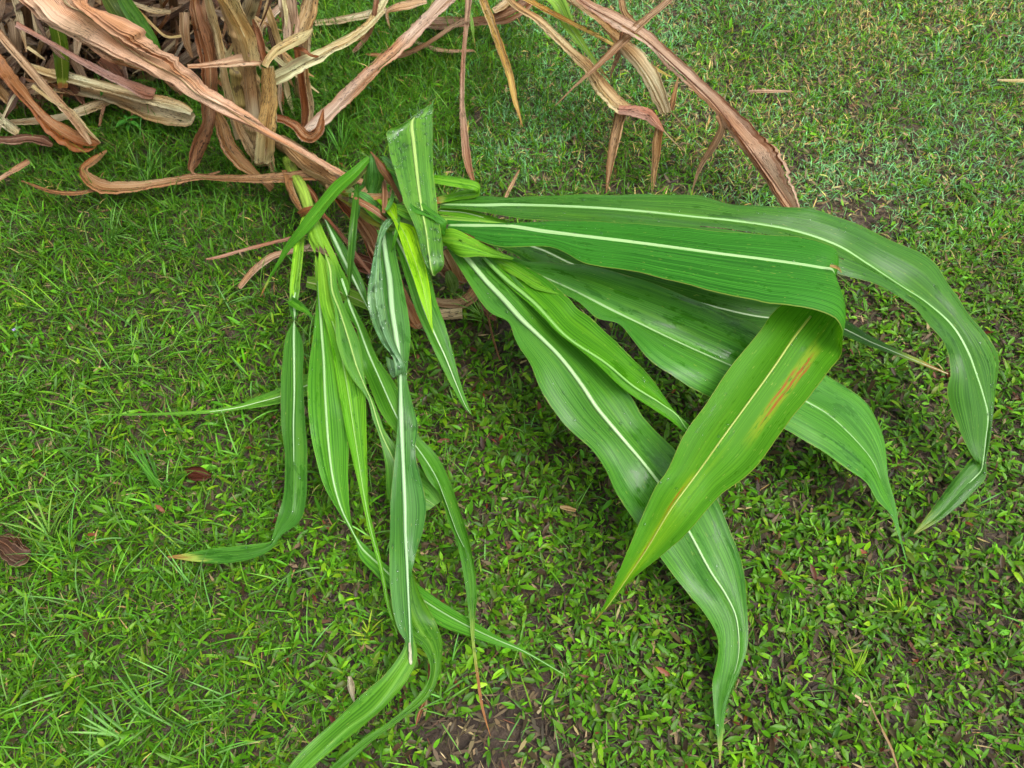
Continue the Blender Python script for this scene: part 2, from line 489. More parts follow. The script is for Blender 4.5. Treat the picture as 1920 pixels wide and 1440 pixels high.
def stations(st, rng, tiltn):
    """station = (x,y,width,z[,tilt]) | (lx,ly,mx,my,rx,ry,z) | (lx,ly,mx,my,rx,ry,zl,zm,zr) -> L, M, R in metres"""
    mids = np.array([(s[0], s[1]) if len(s) < 7 else (s[2], s[3]) for s in st], float)
    n = len(st)
    tan = np.zeros((n, 2))
    for i in range(n):
        a, b = mids[max(i - 1, 0)], mids[min(i + 1, n - 1)]
        d = b - a
        if 0 < i < n - 1:                                   # mean of the unit directions on both sides
            d = nrmz(mids[i] - mids[i - 1]) + nrmz(mids[i + 1] - mids[i])
        tan[i] = nrmz(d)
    rows = []
    ph = rng.uniform(0, 6.28)
    for i, s in enumerate(st):
        if len(s) < 7:
            w, z = s[2], s[3]
            tl = s[4] if len(s) > 4 else 0.0
            px_, py_ = tan[i][1], -tan[i][0]
            l = (s[0] + px_ * w / 2, s[1] + py_ * w / 2); r = (s[0] - px_ * w / 2, s[1] - py_ * w / 2)
            wm = w * px(s[0], s[1], z)
            j = tiltn * wm * math.sin(ph + i * 1.7)
            rows.append((P(*l, max(z + tl + j, 0.004)), P(s[0], s[1], z), P(*r, max(z - tl - j, 0.004))))
        else:
            zl, zm, zr = (s[6],) * 3 if len(s) == 7 else s[6:9]
            wm = math.hypot(s[0] - s[4], s[1] - s[5]) * px(s[2], s[3], zm)
            j = tiltn * wm * math.sin(ph + i * 1.3)
            rows.append((P(s[0], s[1], max(zl + j, 0.004)), P(s[2], s[3], zm), P(s[4], s[5], max(zr - j, 0.004))))
    return rows


NLEAF = [0]


def leaf(parent, st, col, tip=0.5, mat=None, fold=0.12, bow=0.10, ripple=0.0018, rib=5.0, ribcol=(0.52, 0.64, 0.40),
         drops=0, dropr=(0.0008, 0.0030), name="leaf", tiltn=0.10, label=None, ribend=1.0, step=0.009, top=None, ncol=4, pleat=0.0, ragged=0.006, lime=0.0, ribstart=0.0, crumple=0.0, slits=0, wax=0.0):
    """one blade grown through its stations, with its midrib and (if wet) its water drops as sub-parts"""
    NLEAF[0] += 1
    rng = np.random.default_rng(NLEAF[0] * 7 + 1)
    rows = stations(st, rng, tiltn)
    flat = np.array([np.concatenate(r) for r in rows])
    seg = np.linalg.norm(np.diff(flat[:, 3:6], axis=0), axis=1)
    segw = np.maximum(np.linalg.norm(np.diff(flat[:, :3], axis=0), axis=1), np.linalg.norm(np.diff(flat[:, 6:], axis=0), axis=1))
    per = [int(min(max(2, math.ceil(max(a, b * 0.8) / step)), 40)) for a, b in zip(seg, segw)]
    S = catmull(flat, per)
    L, M, Rr = S[:, :3], S[:, 3:6], S[:, 6:]
    n = len(S)
    T = nrmz(np.gradient(M, axis=0))
    N = nrmz(np.cross(Rr - L, T))
    arc = np.concatenate([[0], np.cumsum(np.linalg.norm(np.diff(M, axis=0), axis=1))])
    unit = arc / arc[-1]
    wl = np.linalg.norm(L - M, axis=1); wr = np.linalg.norm(Rr - M, axis=1)
    if ragged:
        sm = lambda: np.convolve(rng.standard_normal(n + 8), np.ones(3) / 3, 'same')[4:-4] + (0.55 * rng.standard_normal(n) if mat is M_DRY else 0)
        L = M + (L - M) * (1 + ragged * np.clip(sm(), -1.6, 1.0))[:, None]
        Rr = M + (Rr - M) * (1 + ragged * np.clip(sm(), -1.6, 1.0))[:, None]
    Md = M - N * (fold * 0.5 * (wl + wr))[:, None]
    nc = ncol
    wmax = max(wl.max(), wr.max())
    cols = []
    p1, p2 = rng.uniform(0, 6.28, 2)
    k1, k2 = rng.uniform(55, 80), rng.uniform(26, 40)
    tcol = [(j / nc) ** 0.9 if j > 1 else 0.07 for j in range(nc, 0, -1)]
    if slits:
        tcol = sorted(set(tcol + [0.47, 0.50, 0.78, 0.80]), reverse=True)
    nc = len(tcol)
    crk = rng.standard_normal((2 * nc + 1, n // 3 + 3)) if crumple else None
    zig = None
    if mat is M_DRY:                                        # dead blades pleat into flat strips with sharp creases
        zz = rng.uniform(0.02, 0.20, (2 * nc, n // 8 + 3))
        zig = [np.interp(np.arange(n) / 8.0, np.arange(zz.shape[1]), q) for q in zz]
    for si, (side, E, w) in enumerate(((-1, L, wl), (1, Rr, wr))):
        for ji, t in enumerate(tcol):
            j = nc - ji
            pt = Md * (1 - t) + E * t + N * (bow * w * 4 * t * (1 - t))[:, None]
            amp = ripple * t * t * np.clip(w / 0.03, 0.15, 1.3) * (np.sin(arc * k1 + p1 * side) * 0.6 + np.sin(arc * k2 + p2 + side))
            pt = pt + N * amp[:, None]
            if zig is not None:
                pt = pt + N * (w * zig[si * nc + ji] * (1 if ji % 2 else -1))[:, None]
            if crumple:
                pos = np.arange(n) / 3.0
                pt = pt + N * (crumple * t * np.clip(w / 0.012, 0.2, 1.3) * np.interp(pos, np.arange(crk.shape[1]), crk[si * nc + ji]))[:, None]
            if pleat:
                pt = pt + N * (pleat * np.clip(w / 0.012, 0.2, 1.2) * np.sin(arc * rng.uniform(3, 14) + rng.uniform(0, 6.28)))[:, None]
            cols.append((side * t, pt, np.full(n, side * t * wmax)))
    left = cols[:nc]; right = cols[nc:][::-1]
    allc = left + [(0.0, Md, np.zeros(n))] + right
    m = len(allc)
    V = np.stack([c[1] for c in allc], 1).reshape(-1, 3)
    uvm = np.stack([np.stack([arc, c[2]], 1) for c in allc], 1).reshape(-1, 2)
    uvu = np.stack([np.stack([unit, np.full(n, c[0])], 1) for c in allc], 1).reshape(-1, 2)
    F = []
    gone = set()
    if slits:                                               # the blade has split along its fibres
        thin = [k for k in range(m - 1) if abs(abs(allc[k][0]) - abs(allc[k + 1][0])) < 0.045 and abs(allc[k][0]) > 0.2]
        for _ in range(slits):
            k = thin[int(rng.integers(len(thin)))]
            i0 = int(rng.uniform(0.1, 0.8) * n); i1 = min(n - 1, i0 + int(rng.uniform(0.08, 0.3) * n))
            for i in range(i0, i1):
                gone.add((k, i))
    for i in range(n - 1):
        for j in range(m - 1):
            a = i * m + j
            if (j, i) not in gone:
                F.append((a, a + 1, a + m + 1, a + m))
    org = M[0] if parent is None else None
    o = mesh_obj(name, V, F, mat or M_GREEN, parent, org, {"metric": uvm, "unit": uvu})
    if mat is M_DRY:
        me = o.data
        ev = np.zeros(len(me.edges) * 2, dtype=np.int32); me.edges.foreach_get("vertices", ev)
        sharp = np.abs(ev[0::2] - ev[1::2]) == m
        at = me.attributes.new("sharp_edge", 'BOOLEAN', 'EDGE'); at.data.foreach_set("value", sharp)
    o.color = (*col, tip)
    if wax:
        o["wax_bloom"] = float(wax)
    if lime:
        o["lime_base"] = float(lime)
    if label:
        o["label"] = label
    if top:
        tag(o, *top)
    ribs = rib if isinstance(rib, list) else ([(ribstart, ribend, rib, max(rib * 0.12, 0.8), ribcol)] if rib else [])
    mpx = px(960, 720, 0.2)
    D = nrmz(Rr - L)
    sec = [(-1, 0.0), (-0.6, 0.30), (0.6, 0.30), (1, 0.0), (0.5, -0.5), (-0.5, -0.5)]
    q = len(sec)
    for (u0, u1, w0, w1, rc) in ribs:
        ii = [i for i in range(n) if u0 <= unit[i] <= u1]
        if len(ii) < 4:
            continue
        RV, RU, RF = [], [], []
        for i in ii:
            tt = (unit[i] - u0) / (u1 - u0)
            hw = min((w0 * (1 - tt) ** 0.8 + w1 * (1 - (1 - tt) ** 0.8)) * 0.5 * mpx, 0.30 * (wl[i] + wr[i]) * 0.5 + 0.0001)
            for (x, y) in sec:
                RV.append(Md[i] + D[i] * x * hw + N[i] * (y * hw * 0.7 + 0.0003 * (1 if y >= 0 else -1)))
                RU.append((arc[i], x * hw))
        kk = len(ii)
        for i in range(kk - 1):
            for j in range(q):
                a, b = i * q + j, i * q + (j + 1) % q
                RF.append((a, b, b + q, a + q))
        RF.append(tuple(range(q))[::-1]); RF.append(tuple(range((kk - 1) * q, kk * q)))
        ro = mesh_obj("midrib", RV, RF, M_RIB if mat is not M_DRY else M_DRY, o, None, {"metric": RU, "unit": [(0.3, 0.2)] * len(RV)})
        ro.color = (rc[0] * 0.88, rc[1] * 0.92, rc[2] * 0.86, 0)
    if drops:
        add_drops(o, V.reshape(n, m, 3), rng, drops, dropr)
    return o


def add_drops(o, grid, rng, count, rr):
    n, m, _ = grid.shape
    DV, DF = [], []
    nseg = 8
    dpatch = [(rng.uniform(0.05, 0.9), rng.uniform(0.1, 0.9), rng.uniform(0.05, 0.2)) for _ in range(max(2, count // 18))]
    for _ in range(count):
        if rng.random() < 0.7:
            c = dpatch[int(rng.integers(len(dpatch)))]
            fi = np.clip(rng.normal(c[0], c[2] * 0.6), 0.02, 0.95); fj = np.clip(rng.normal(c[1], c[2]), 0.04, 0.96)
        else:
            fi, fj = rng.uniform(0.02, 0.95), rng.uniform(0.04, 0.96)
        i, j = fi * (n - 1), fj * (m - 1)
        i0, j0 = min(int(i), n - 2), min(int(j), m - 2)
        a, b = i - i0, j - j0
        p00, p10, p01, p11 = grid[i0, j0], grid[i0 + 1, j0], grid[i0, j0 + 1], grid[i0 + 1, j0 + 1]
        p = (p00 * (1 - a) + p10 * a) * (1 - b) + (p01 * (1 - a) + p11 * a) * b
        tx = nrmz(p10 - p00); ty = p01 - p00
        nn = np.cross(ty, tx)
        if np.linalg.norm(nn) < 1e-9: continue
        nn = nrmz(nn)
        if nn[2] < 0: nn = -nn
        ty = np.cross(nn, tx)
        r = rr[0] + (rr[1] - rr[0]) * rng.random() ** 2.4
        el = 1 + 0.9 * rng.random() ** 2
        h = r * rng.uniform(0.24, 0.40)
        ang = rng.uniform(-0.4, 0.4)
        ux = tx * math.cos(ang) + ty * math.sin(ang); uy = -tx * math.sin(ang) + ty * math.cos(ang)
        base = len(DV)
        wob = 1 + 0.16 * rng.standard_normal(nseg)
        for (f, hh) in ((1.0, -0.12), (0.86, 0.55), (0.5, 0.9)):
            for k in range(nseg):
                th = 6.2832 * k / nseg
                DV.append(p + ux * (math.cos(th) * r * el * f * wob[k]) + uy * (math.sin(th) * r * f * wob[k]) + nn * (h * hh))
        DV.append(p + nn * h)
        for q in range(2):
            for k in range(nseg):
                k2 = (k + 1) % nseg
                DF.append((base + q * nseg + k, base + q * nseg + k2, base + (q + 1) * nseg + k2, base + (q + 1) * nseg + k))
        for k in range(nseg):
            DF.append((base + 2 * nseg + k, base + 2 * nseg + (k + 1) % nseg, base + 3 * nseg))
    w = mesh_obj("water_drops", DV, DF, M_DROP, o)
    w["kind"] = "stuff"
    return w


def tube(parent, st, col, mat=None, name="stalk", sides=14, rough=0.03, nodes=(), top=None, flat=1.0, label=None):
    """st = (x, y, radius in photo pixels, z); nodes = places (0..1) with a swollen ring"""
    NLEAF[0] += 1
    rng = np.random.default_rng(NLEAF[0])
    pts = np.array([np.append(P(s[0], s[1], s[3]), s[2] * px(s[0], s[1], s[3])) for s in st])
    seg = np.linalg.norm(np.diff(pts[:, :3], axis=0), axis=1)
    S = catmull(pts, [int(max(3, math.ceil(a / 0.006))) for a in seg])
    Cc, rad = S[:, :3], S[:, 3].copy()
    n = len(S)
    T = nrmz(np.gradient(Cc, axis=0))
    arc = np.concatenate([[0], np.cumsum(np.linalg.norm(np.diff(Cc, axis=0), axis=1))])
    u = arc / arc[-1]
    for nd in nodes:
        rad *= 1 + 0.22 * np.exp(-((u - nd) * arc[-1] / 0.006) ** 2) - 0.06 * np.exp(-((u - nd - 0.04) * arc[-1] / 0.012) ** 2)
    up = np.array((0, 0, 1.0)) if abs(T[0][2]) < 0.8 else np.array((0, 1.0, 0))
    A = nrmz(np.cross(T, up)); B = np.cross(A, T)
    V, UM, UU, F = [], [], [], []
    rib = 1 + rough * rng.standard_normal(sides)
    for i in range(n):
        for k in range(sides + 1):
            th = 6.28319 * k / sides
            r = rad[i] * rib[k % sides]
            V.append(Cc[i] + A[i] * math.cos(th) * r + B[i] * math.sin(th) * r * flat)
            UM.append((arc[i], th * rad[0])); UU.append((u[i], k / sides))
    q = sides + 1
    for i in range(n - 1):
        for k in range(sides):
            a = i * q + k
            F.append((a, a + 1, a + q + 1, a + q))
    F.append(tuple(range(sides))[::-1]); F.append(tuple(range((n - 1) * q, (n - 1) * q + sides)))
    o = mesh_obj(name, V, F, mat or M_STALK, parent, Cc[0] if parent is None else None, {"metric": UM, "unit": UU})
    o.color = (*col, 1)
    if label: o["label"] = label
    if top: tag(o, *top)
    return o

# ------------------------------------------------------------------ the toppled green corn plant
DG, MG, LG, LIME, WAX = (0.042, 0.155, 0.012), (0.060, 0.215, 0.013), (0.110, 0.310, 0.015), (0.230, 0.490, 0.006), (0.070, 0.215, 0.040)
YR = (0.34, 0.48, 0.13)          # yellowish rib seen from beneath

A = thing("corn_plant", "green corn plant toppled towards the right with broad wet leaves and white midribs", "corn plant", P(540, 290, 0.0))

# stalk: dry lower length, then the green upper length the leaves spring from
tube(A, [(528, 268, 15, .03), (560, 288, 16, .05), (600, 322, 16, .08), (640, 356, 17, .12), (668, 378, 17, .15)], (0.33, 0.21, 0.10), M_DSTALK, nodes=(0.35, 0.72))
tube(A, [(655, 368, 16, .14), (690, 390, 17, .17), (722, 408, 16, .195), (770, 420, 15, .22), (830, 430, 15, .235)], (0.10, 0.19, 0.035), nodes=(0.28,))
leaf(A, [(628, 352, 676, 372, 640, 372, .15), (652, 362, 690, 382, 668, 398, .175), (680, 375, 715, 400, 706, 425, .18), (716, 392, 742, 412, 740, 420, .19)], (0.177, 0.202, 0.028), rib=0, name="sheath", tip=0.6, bow=0.25)
leaf(A, [(690, 384, 700, 400, 690, 410, .17), (716, 388, 728, 408, 716, 432, .19), (745, 395, 752, 415, 735, 436, .20), (770, 402, 772, 420, 766, 436, .205)], (0.110, 0.232, 0.021), rib=0, name="sheath", tip=0.0, bow=0.3)

# leaf behind the bunch, ending in a thin tip at the far right
leaf(A, [(860, 428, 862, 440, 864, 450, .20), (940, 432, 955, 450, 950, 470, .20), (1010, 440, 1013, 464, 985, 490, .20), (1105, 470, 1083, 495, 1050, 520, .20), (1250, 510, 1245, 545, 1230, 585, .19),
         (1420, 555, 1415, 590, 1400, 620, .17), (1560, 588, 1555, 605, 1548, 622, .14), (1640, 634, 1637, 642, 1634, 650, .11), (1712, 668, 1710, 673, 1708, 677, .08), (1778, 700, 1778, 701, 1777, 702, .05)], DG, rib=9, drops=30)

# long top leaf arching over to the right edge
leaf(A, [(822, 374, 826, 382, 826, 390, .235), (900, 368, 900, 383, 905, 396, .26), (960, 369, 962, 382, 965, 409, .28), (1100, 365, 1100, 386, 1100, 421, .315), (1200, 364, 1200, 391, 1198, 436, .335), (1312, 370, 1305, 399, 1300, 452, .35),
         (1387, 382, 1380, 407, 1370, 462, .355), (1500, 391, 1492, 427, 1475, 478, .35), (1575, 406, 1575, 455, 1560, 508, .335), (1650, 439, 1632, 488, 1631, 532, .31), (1744, 490, 1700, 532, 1702, 565, .285),
         (1785, 539, 1746, 565, 1736, 599, .26), (1815, 584, 1790, 609, 1760, 632, .235), (1852, 632, 1818, 657, 1777, 664, .21), (1871, 680, 1837, 701, 1783, 700, .185), (1867, 734, 1850, 742, 1778, 730, .16),
         (1862, 780, 1856, 782, 1785, 771, .135), (1858, 820, 1850, 825, 1804, 822, .11), (1849, 868, 1843, 870, 1830, 866, .09), (1850, 890, 1838, 884, 1828, 858, .08), (1822, 926, 1806, 917, 1796, 890, .065), (1765, 974, 1758, 966, 1752, 948, .045), (1714, 1003, 1714, 1002, 1713, 1000, .03)],
     (0.049, 0.179, 0.013), tip=0.12, wax=0.5, rib=16, ribcol=(0.30, 0.49, 0.20), ribend=0.905, drops=170, fold=0.16, bow=0.12, ripple=0.0022, slits=2)

# upper small loop: a narrow leaf doubled back on itself
leaf(A, [(725, 313, 728, 319, 732, 324, .27), (780, 324, 779, 329, 778, 336, .28), (830, 329, 830, 337, 828, 346, .285), (868, 334, 867, 343, 862, 352, .285), (893, 340, 890, 348, 885, 355, .285), (901, 348, 899, 353, 893, 358, .278), (900, 357, 898, 361, 892, 362, .27), (897, 368, 893, 362, 888, 355, .262), (858, 374, 858, 366, 858, 360, .25), (818, 383, 818, 376, 818, 370, .24)],
     LG, rib=0, tip=0.3, fold=0.05)
# light pair above the second leaf
leaf(A, [(824, 388, 824, 394, 824, 402, .228), (873, 390, 872, 398, 870, 408, .24), (917, 404, 914, 409, 908, 415, .245), (957, 416, 956, 417, 954, 419, .245)], LG, rib=5, tip=0.0, ribend=0.7)
leaf(A, [(826, 404, 826, 411, 826, 420, .24), (870, 408, 869, 413, 868, 421, .25), (910, 412, 909, 416, 907, 421, .255), (948, 418, 948, 419, 946, 421, .255)], (0.195, 0.417, 0.049), rib=0, tip=0.0, drops=16)

# third leaf: wide, drooping to a thread at the right
leaf(A, [(908, 474, 905, 482, 902, 488, .225), (957, 479, 955, 492, 950, 505, .24), (990, 491, 1000, 510, 1000, 528, .25), (1048, 492, 1058, 534, 1044, 545, .262), (1106, 498, 1105, 557, 1086, 568, .27), (1179, 517, 1150, 580, 1120, 597, .272), (1267, 549, 1200, 603, 1165, 610, .272),
         (1354, 582, 1285, 640, 1215, 672, .262), (1417, 610, 1372, 679, 1290, 724, .248), (1485, 655, 1440, 713, 1390, 768, .225), (1549, 702, 1515, 752, 1470, 805, .198), (1612, 745, 1565, 781, 1537, 844, .165), (1650, 801, 1610, 824, 1592, 880, .13), (1663, 856, 1640, 865, 1627, 908, .10), (1667, 900, 1656, 905, 1646, 942, .078), (1680, 949, 1676, 955, 1668, 963, .055), (1688, 1000, 1686, 1000, 1683, 1000, .035), (1701, 1053, 1700, 1053, 1699, 1053, .022)],
     (0.069, 0.253, 0.023), tip=0.0, wax=0.4, rib=13, ribcol=(0.33, 0.50, 0.23), ribend=0.86, drops=130, bow=0.14, fold=0.10, ripple=0.0014)

# small pale blade tucked between
leaf(A, [(925, 480, 924, 484, 923, 488, .235), (955, 489, 955, 497, 950, 509, .25), (990, 509, 988, 518, 978, 525, .258), (1024, 527, 1020, 535, 1004, 543, .262), (1056, 552, 1055, 553, 1054, 554, .265)], LG, rib=0, tip=0.0, fold=0.0, bow=0.2)

# fourth leaf: widest, hanging to the foot of the picture
leaf(A, [(838, 464, 842, 462, 846, 458, .215), (848, 482, 868, 480, 900, 474, .225), (879, 530, 911, 530, 935, 490, .24), (917, 585, 945, 564, 975, 530, .25), (952, 603, 977, 600, 1010, 565, .252), (966, 635, 1004, 628, 1060, 615, .25), (990, 676, 1048, 674, 1110, 665, .245), (1020, 742, 1092, 729, 1160, 716, .235), (1060, 797, 1121, 769, 1186, 748, .222), (1117, 852, 1160, 817, 1210, 788, .208), (1154, 922, 1200, 869, 1262, 838, .175),
         (1197, 987, 1245, 931, 1318, 890, .148), (1235, 1043, 1290, 1001, 1357, 965, .122), (1287, 1109, 1330, 1070, 1391, 1055, .10), (1325, 1155, 1360, 1117, 1399, 1120, .086), (1345, 1197, 1378, 1160, 1403, 1175, .076), (1341, 1256, 1382, 1225, 1400, 1222, .064), (1336, 1289, 1370, 1280, 1384, 1268, .052), (1340, 1345, 1354, 1335, 1363, 1322, .045), (1345, 1390, 1350, 1388, 1355, 1384, .03), (1349, 1432, 1350, 1432, 1351, 1432, .02)],
     (0.065, 0.232, 0.019), tip=0.16, wax=0.55, rib=13, ribcol=(0.37, 0.54, 0.26), ribend=0.88, drops=170, bow=0.15, fold=0.14, ripple=0.0015)

# fifth: folded along its rib, pale underside showing as a band
leaf(A, [(905, 484, 906, 482, 915, 476, .235), (945, 528, 948, 522, 985, 498, .255), (1000, 577, 1002, 566, 1050, 545, .268), (1037, 614, 1062, 627, 1090, 582, .27), (1112, 677, 1138, 679, 1140, 628, .265), (1162, 724, 1187, 721, 1180, 664, .258), (1225, 767, 1240, 755, 1222, 712, .248), (1262, 792, 1272, 780, 1266, 772, .237), (1285, 812, 1290, 806, 1294, 798, .23), (1330, 838, 1333, 836, 1336, 832, .20)],
     (0.071, 0.260, 0.009), tip=0.0, rib=10, ribcol=(0.20, 0.41, 0.09), drops=60, fold=-0.10, bow=0.14)

# pale rolled sheath at the mouth of the bunch, with its dead edge
leaf(A, [(828, 434, 830, 448, 834, 460, .24), (850, 432, 855, 456, 862, 480, .255), (892, 450, 895, 468, 900, 482, .265), (932, 470, 930, 478, 926, 483, .27), (964, 484, 962, 486, 960, 487, .265)], (0.130, 0.347, 0.017), rib=0, tip=0.0, bow=0.45, fold=-0.2, name="sheath", drops=20)
leaf(A, [(838, 430, 844, 434, 842, 436, .262), (872, 436, 874, 440, 872, 444, .275), (900, 450, 902, 453, 900, 457, .275), (926, 464, 926, 465, 925, 467, .27)], (0.30, 0.16, 0.06), mat=M_DRY, pleat=0.0003, ragged=0.08, crumple=0.0005, slits=3, ncol=3, bow=0.0, rib=0, name="sheath")

# second leaf: long, snapped and folded back under itself, the end streaked with rust
leaf(A, [(838, 412, 840, 422, 840, 430, .25), (890, 416, 890, 422, 888, 448, .275), (946, 418, 946, 422, 946, 463, .30), (1033, 414, 1019, 432, 1033, 464, .325), (1092, 415, 1092, 440, 1100, 494, .345), (1179, 418, 1179, 450, 1175, 506, .362), (1267, 425, 1267, 461, 1255, 526, .378), (1354, 435, 1354, 472, 1345, 548, .39), (1425, 439, 1425, 480, 1420, 564, .398), (1500, 444, 1500, 490, 1480, 574, .402), (1545, 455, 1545, 498, 1532, 582, .402),
         (1566, 467, 1567, 503, 1566, 598, .395), (1568, 482, 1573, 520, 1578, 618, .38), (1556, 500, 1568, 540, 1580, 632, .36), (1515, 535, 1550, 560, 1580, 645, .345), (1455, 580, 1524, 590, 1576, 668, .33), (1425, 621, 1490, 632, 1556, 694, .318), (1369, 689, 1450, 690, 1532, 726, .302), (1324, 756, 1402, 757, 1470, 803, .28), (1282, 816, 1350, 828, 1414, 880, .255), (1252, 880, 1310, 884, 1345, 934, .23),
         (1225, 921, 1262, 950, 1290, 998, .215), (1178, 1029, 1212, 1030, 1235, 1046, .175), (1145, 1109, 1160, 1105, 1180, 1092, .125), (1125, 1148, 1131, 1146, 1139, 1139, .085), (1113, 1167, 1113, 1167, 1114, 1166, .06)],
     (0.056, 0.215, 0.010), mat=M_LESION, rib=[(0.0, 0.515, 15, 9, (0.34, 0.52, 0.22)), (0.56, 0.98, 4.5, 1.5, (0.36, 0.42, 0.07))], drops=110, fold=0.09, bow=0.10, ripple=0.0008, tiltn=0.02, label="folded leaf with rust streaked end crossing the others")

# upright drenched leaf at the top of the bunch, seen from its pale underside
leaf(A, [(803, 198, 806, 196, 809, 195, .315), (781, 212, 792, 208, 812, 203, .318), (752, 236, 774, 224, 811, 216, .318), (726, 248, 772, 240, 811, 230, .318), (727, 264, 774, 258, 811, 252, .317), (731, 290, 777, 285, 811, 280, .315), (744, 332, 783, 333, 814, 334, .305), (754, 372, 789, 378, 820, 385, .295), (779, 428, 799, 434, 827, 438, .285), (793, 480, 805, 484, 831, 470, .275), (803, 504, 809, 506, 832, 498, .262), (812, 516, 814, 518, 826, 510, .245), (822, 500, 824, 500, 828, 496, .23)],
     (0.086, 0.249, 0.023), tip=0.0, rib=10, wax=0.7, ribstart=0.1, ribcol=YR, drops=460, dropr=(0.0013, 0.0042), fold=-0.05, bow=0.06, step=0.007, ragged=0.02, label="upright leaf covered in raindrops")
leaf(A, [(738, 241, 742, 240, 748, 238, .30), (760, 228, 766, 226, 772, 222, .297), (788, 208, 792, 206, 797, 202, .295), (806, 195, 806, 195, 807, 194, .295)], (0.086, 0.184, 0.021), rib=0, tip=0.4)
leaf(A, [(712, 292, 716, 294, 722, 292, .26), (724, 310, 738, 312, 752, 314, .265), (738, 338, 752, 342, 765, 346, .26), (752, 366, 764, 372, 776, 378, .25)], WAX, rib=0, tip=0.0, drops=30)

# hooded top: a blade bent over a snapped rib
leaf(A, [(684, 392, 694, 396, 700, 390, .19), (684, 352, 699, 362, 713, 352, .21), (686, 322, 702, 328, 722, 326, .25), (692, 300, 702, 306, 712, 308, .275), (695, 288, 698, 290, 702, 290, .285)], WAX, rib=0, tip=0.0, bow=0.4, fold=-0.25, drops=14)
leaf(A, [(694, 283, 697, 287, 702, 290, .29), (712, 298, 710, 306, 706, 310, .285), (731, 322, 725, 328, 718, 330, .27), (746, 348, 742, 352, 736, 354, .25), (758, 374, 754, 378, 750, 380, .235)], (0.20, 0.11, 0.045), mat=M_DRY, pleat=0.0003, ragged=0.08, crumple=0.0005, slits=3, ncol=3, bow=0.0, rib=0)
leaf(A, [(722, 312, 734, 322, 742, 331, .28), (748, 338, 752, 346, 755, 352, .285), (770, 362, 768, 376, 772, 393, .29), (796, 382, 792, 394, 797, 404, .292), (824, 403, 818, 408, 814, 413, .292), (838, 416, 833, 420, 824, 422, .285), (836, 428, 832, 431, 826, 434, .27), (842, 436, 840, 440, 836, 444, .25)],
     (0.052, 0.209, 0.017), rib=0, tip=0.1, bow=0.2, drops=24)
leaf(A, [(742, 382, 745, 390, 746, 402, .265), (770, 388, 770, 400, 768, 414, .272), (798, 402, 797, 409, 792, 418, .275), (816, 414, 815, 417, 812, 419, .275), (828, 430, 827, 431, 825, 433, .27)], LG, rib=0, tip=0.0, bow=0.2)

# thin leaves hanging from the crook
leaf(A, [(692, 296, 10, .28), (662, 326, 20, .265), (634, 350, 24, .25), (604, 384, 25, .235), (585, 409, 24, .22), (565, 434, 20, .20), (541, 462, 13, .17), (522, 494, 8, .14), (505, 522, 5, .11), (488, 556, 1, .08)], (0.060, 0.221, 0.008), rib=0, tip=0.5, fold=0.2)
leaf(A, [(690, 312, 8, .26), (668, 330, 16, .245), (650, 350, 12, .23), (642, 360, 6, .22)], (0.18, 0.20, 0.05), rib=0, tip=0.6, fold=0.2)
leaf(A, [(671, 345, 7, .235), (666, 385, 13, .24), (662, 430, 15, .225), (659, 470, 14, .20), (656, 511, 9, .17), (654, 561, 1, .13)], (0.039, 0.138, 0.008), rib=0, tip=0.0, fold=0.25)

# drooping leaves at the centre
leaf(A, [(706, 430, 718, 434, 736, 436, .21), (714, 470, 724, 480, 744, 480, .215), (714, 520, 731, 525, 754, 530, .21), (716, 575, 735, 580, 766, 592, .20), (726, 630, 743, 634, 770, 642, .185), (738, 676, 749, 680, 765, 682, .17), (745, 715, 751, 716, 763, 710, .158), (746, 760, 752, 762, 775, 762, .148), (745, 800, 753, 802, 783, 798, .138), (739, 870, 756, 876, 779, 850, .125), (732, 945, 760, 950, 799, 946, .11), (730, 1000, 761, 1000, 793, 995, .10), (730, 1043, 763, 1050, 780, 1040, .092), (732, 1112, 765, 1112, 770, 1090, .083), (744, 1174, 768, 1172, 772, 1160, .075), (761, 1206, 769, 1206, 775, 1204, .068), (766, 1240, 770, 1242, 775, 1240, .062)],
     (0.058, 0.202, 0.027), rib=16, ribcol=(0.33, 0.50, 0.27), drops=170, wax=0.5, tip=0.0, fold=0.10, bow=0.10, label="long drooping leaf whose white midrib sticks out at its broken end")
# its end, split off beside the rib and lying forward
leaf(A, [(757, 1190, 764, 1200, 775, 1190, .068), (758, 1212, 770, 1225, 783, 1226, .062), (726, 1260, 746, 1270, 768, 1268, .058), (678, 1302, 700, 1330, 726, 1322, .054), (630, 1349, 652, 1364, 678, 1364, .05), (583, 1392, 606, 1405, 632, 1400, .05), (548, 1428, 562, 1448, 582, 1442, .048), (520, 1475, 532, 1485, 545, 1482, .045), (505, 1520, 507, 1520, 509, 1520, .04)],
     (0.082, 0.249, 0.015), rib=0, tip=0.0, drops=110, dropr=(0.0005, 0.0013), fold=0.02)
leaf(A, [(762, 1068, 768, 1072, 773, 1072, .07), (738, 1112, 767, 1118, 786, 1108, .062), (728, 1140, 772, 1150, 804, 1142, .058), (750, 1190, 790, 1185, 818, 1168, .056), (788, 1212, 806, 1206, 828, 1196, .055), (805, 1242, 816, 1240, 829, 1226, .055), (804, 1272, 812, 1276, 823, 1268, .052), (786, 1302, 796, 1308, 806, 1306, .05), (736, 1348, 744, 1350, 752, 1350, .048), (680, 1386, 688, 1394, 698, 1390, .046), (622, 1436, 632, 1442, 642, 1442, .044), (570, 1490, 571, 1490, 572, 1490, .04)],
     (0.065, 0.197, 0.011), rib=0, tip=0.0, drops=30, fold=0.05)
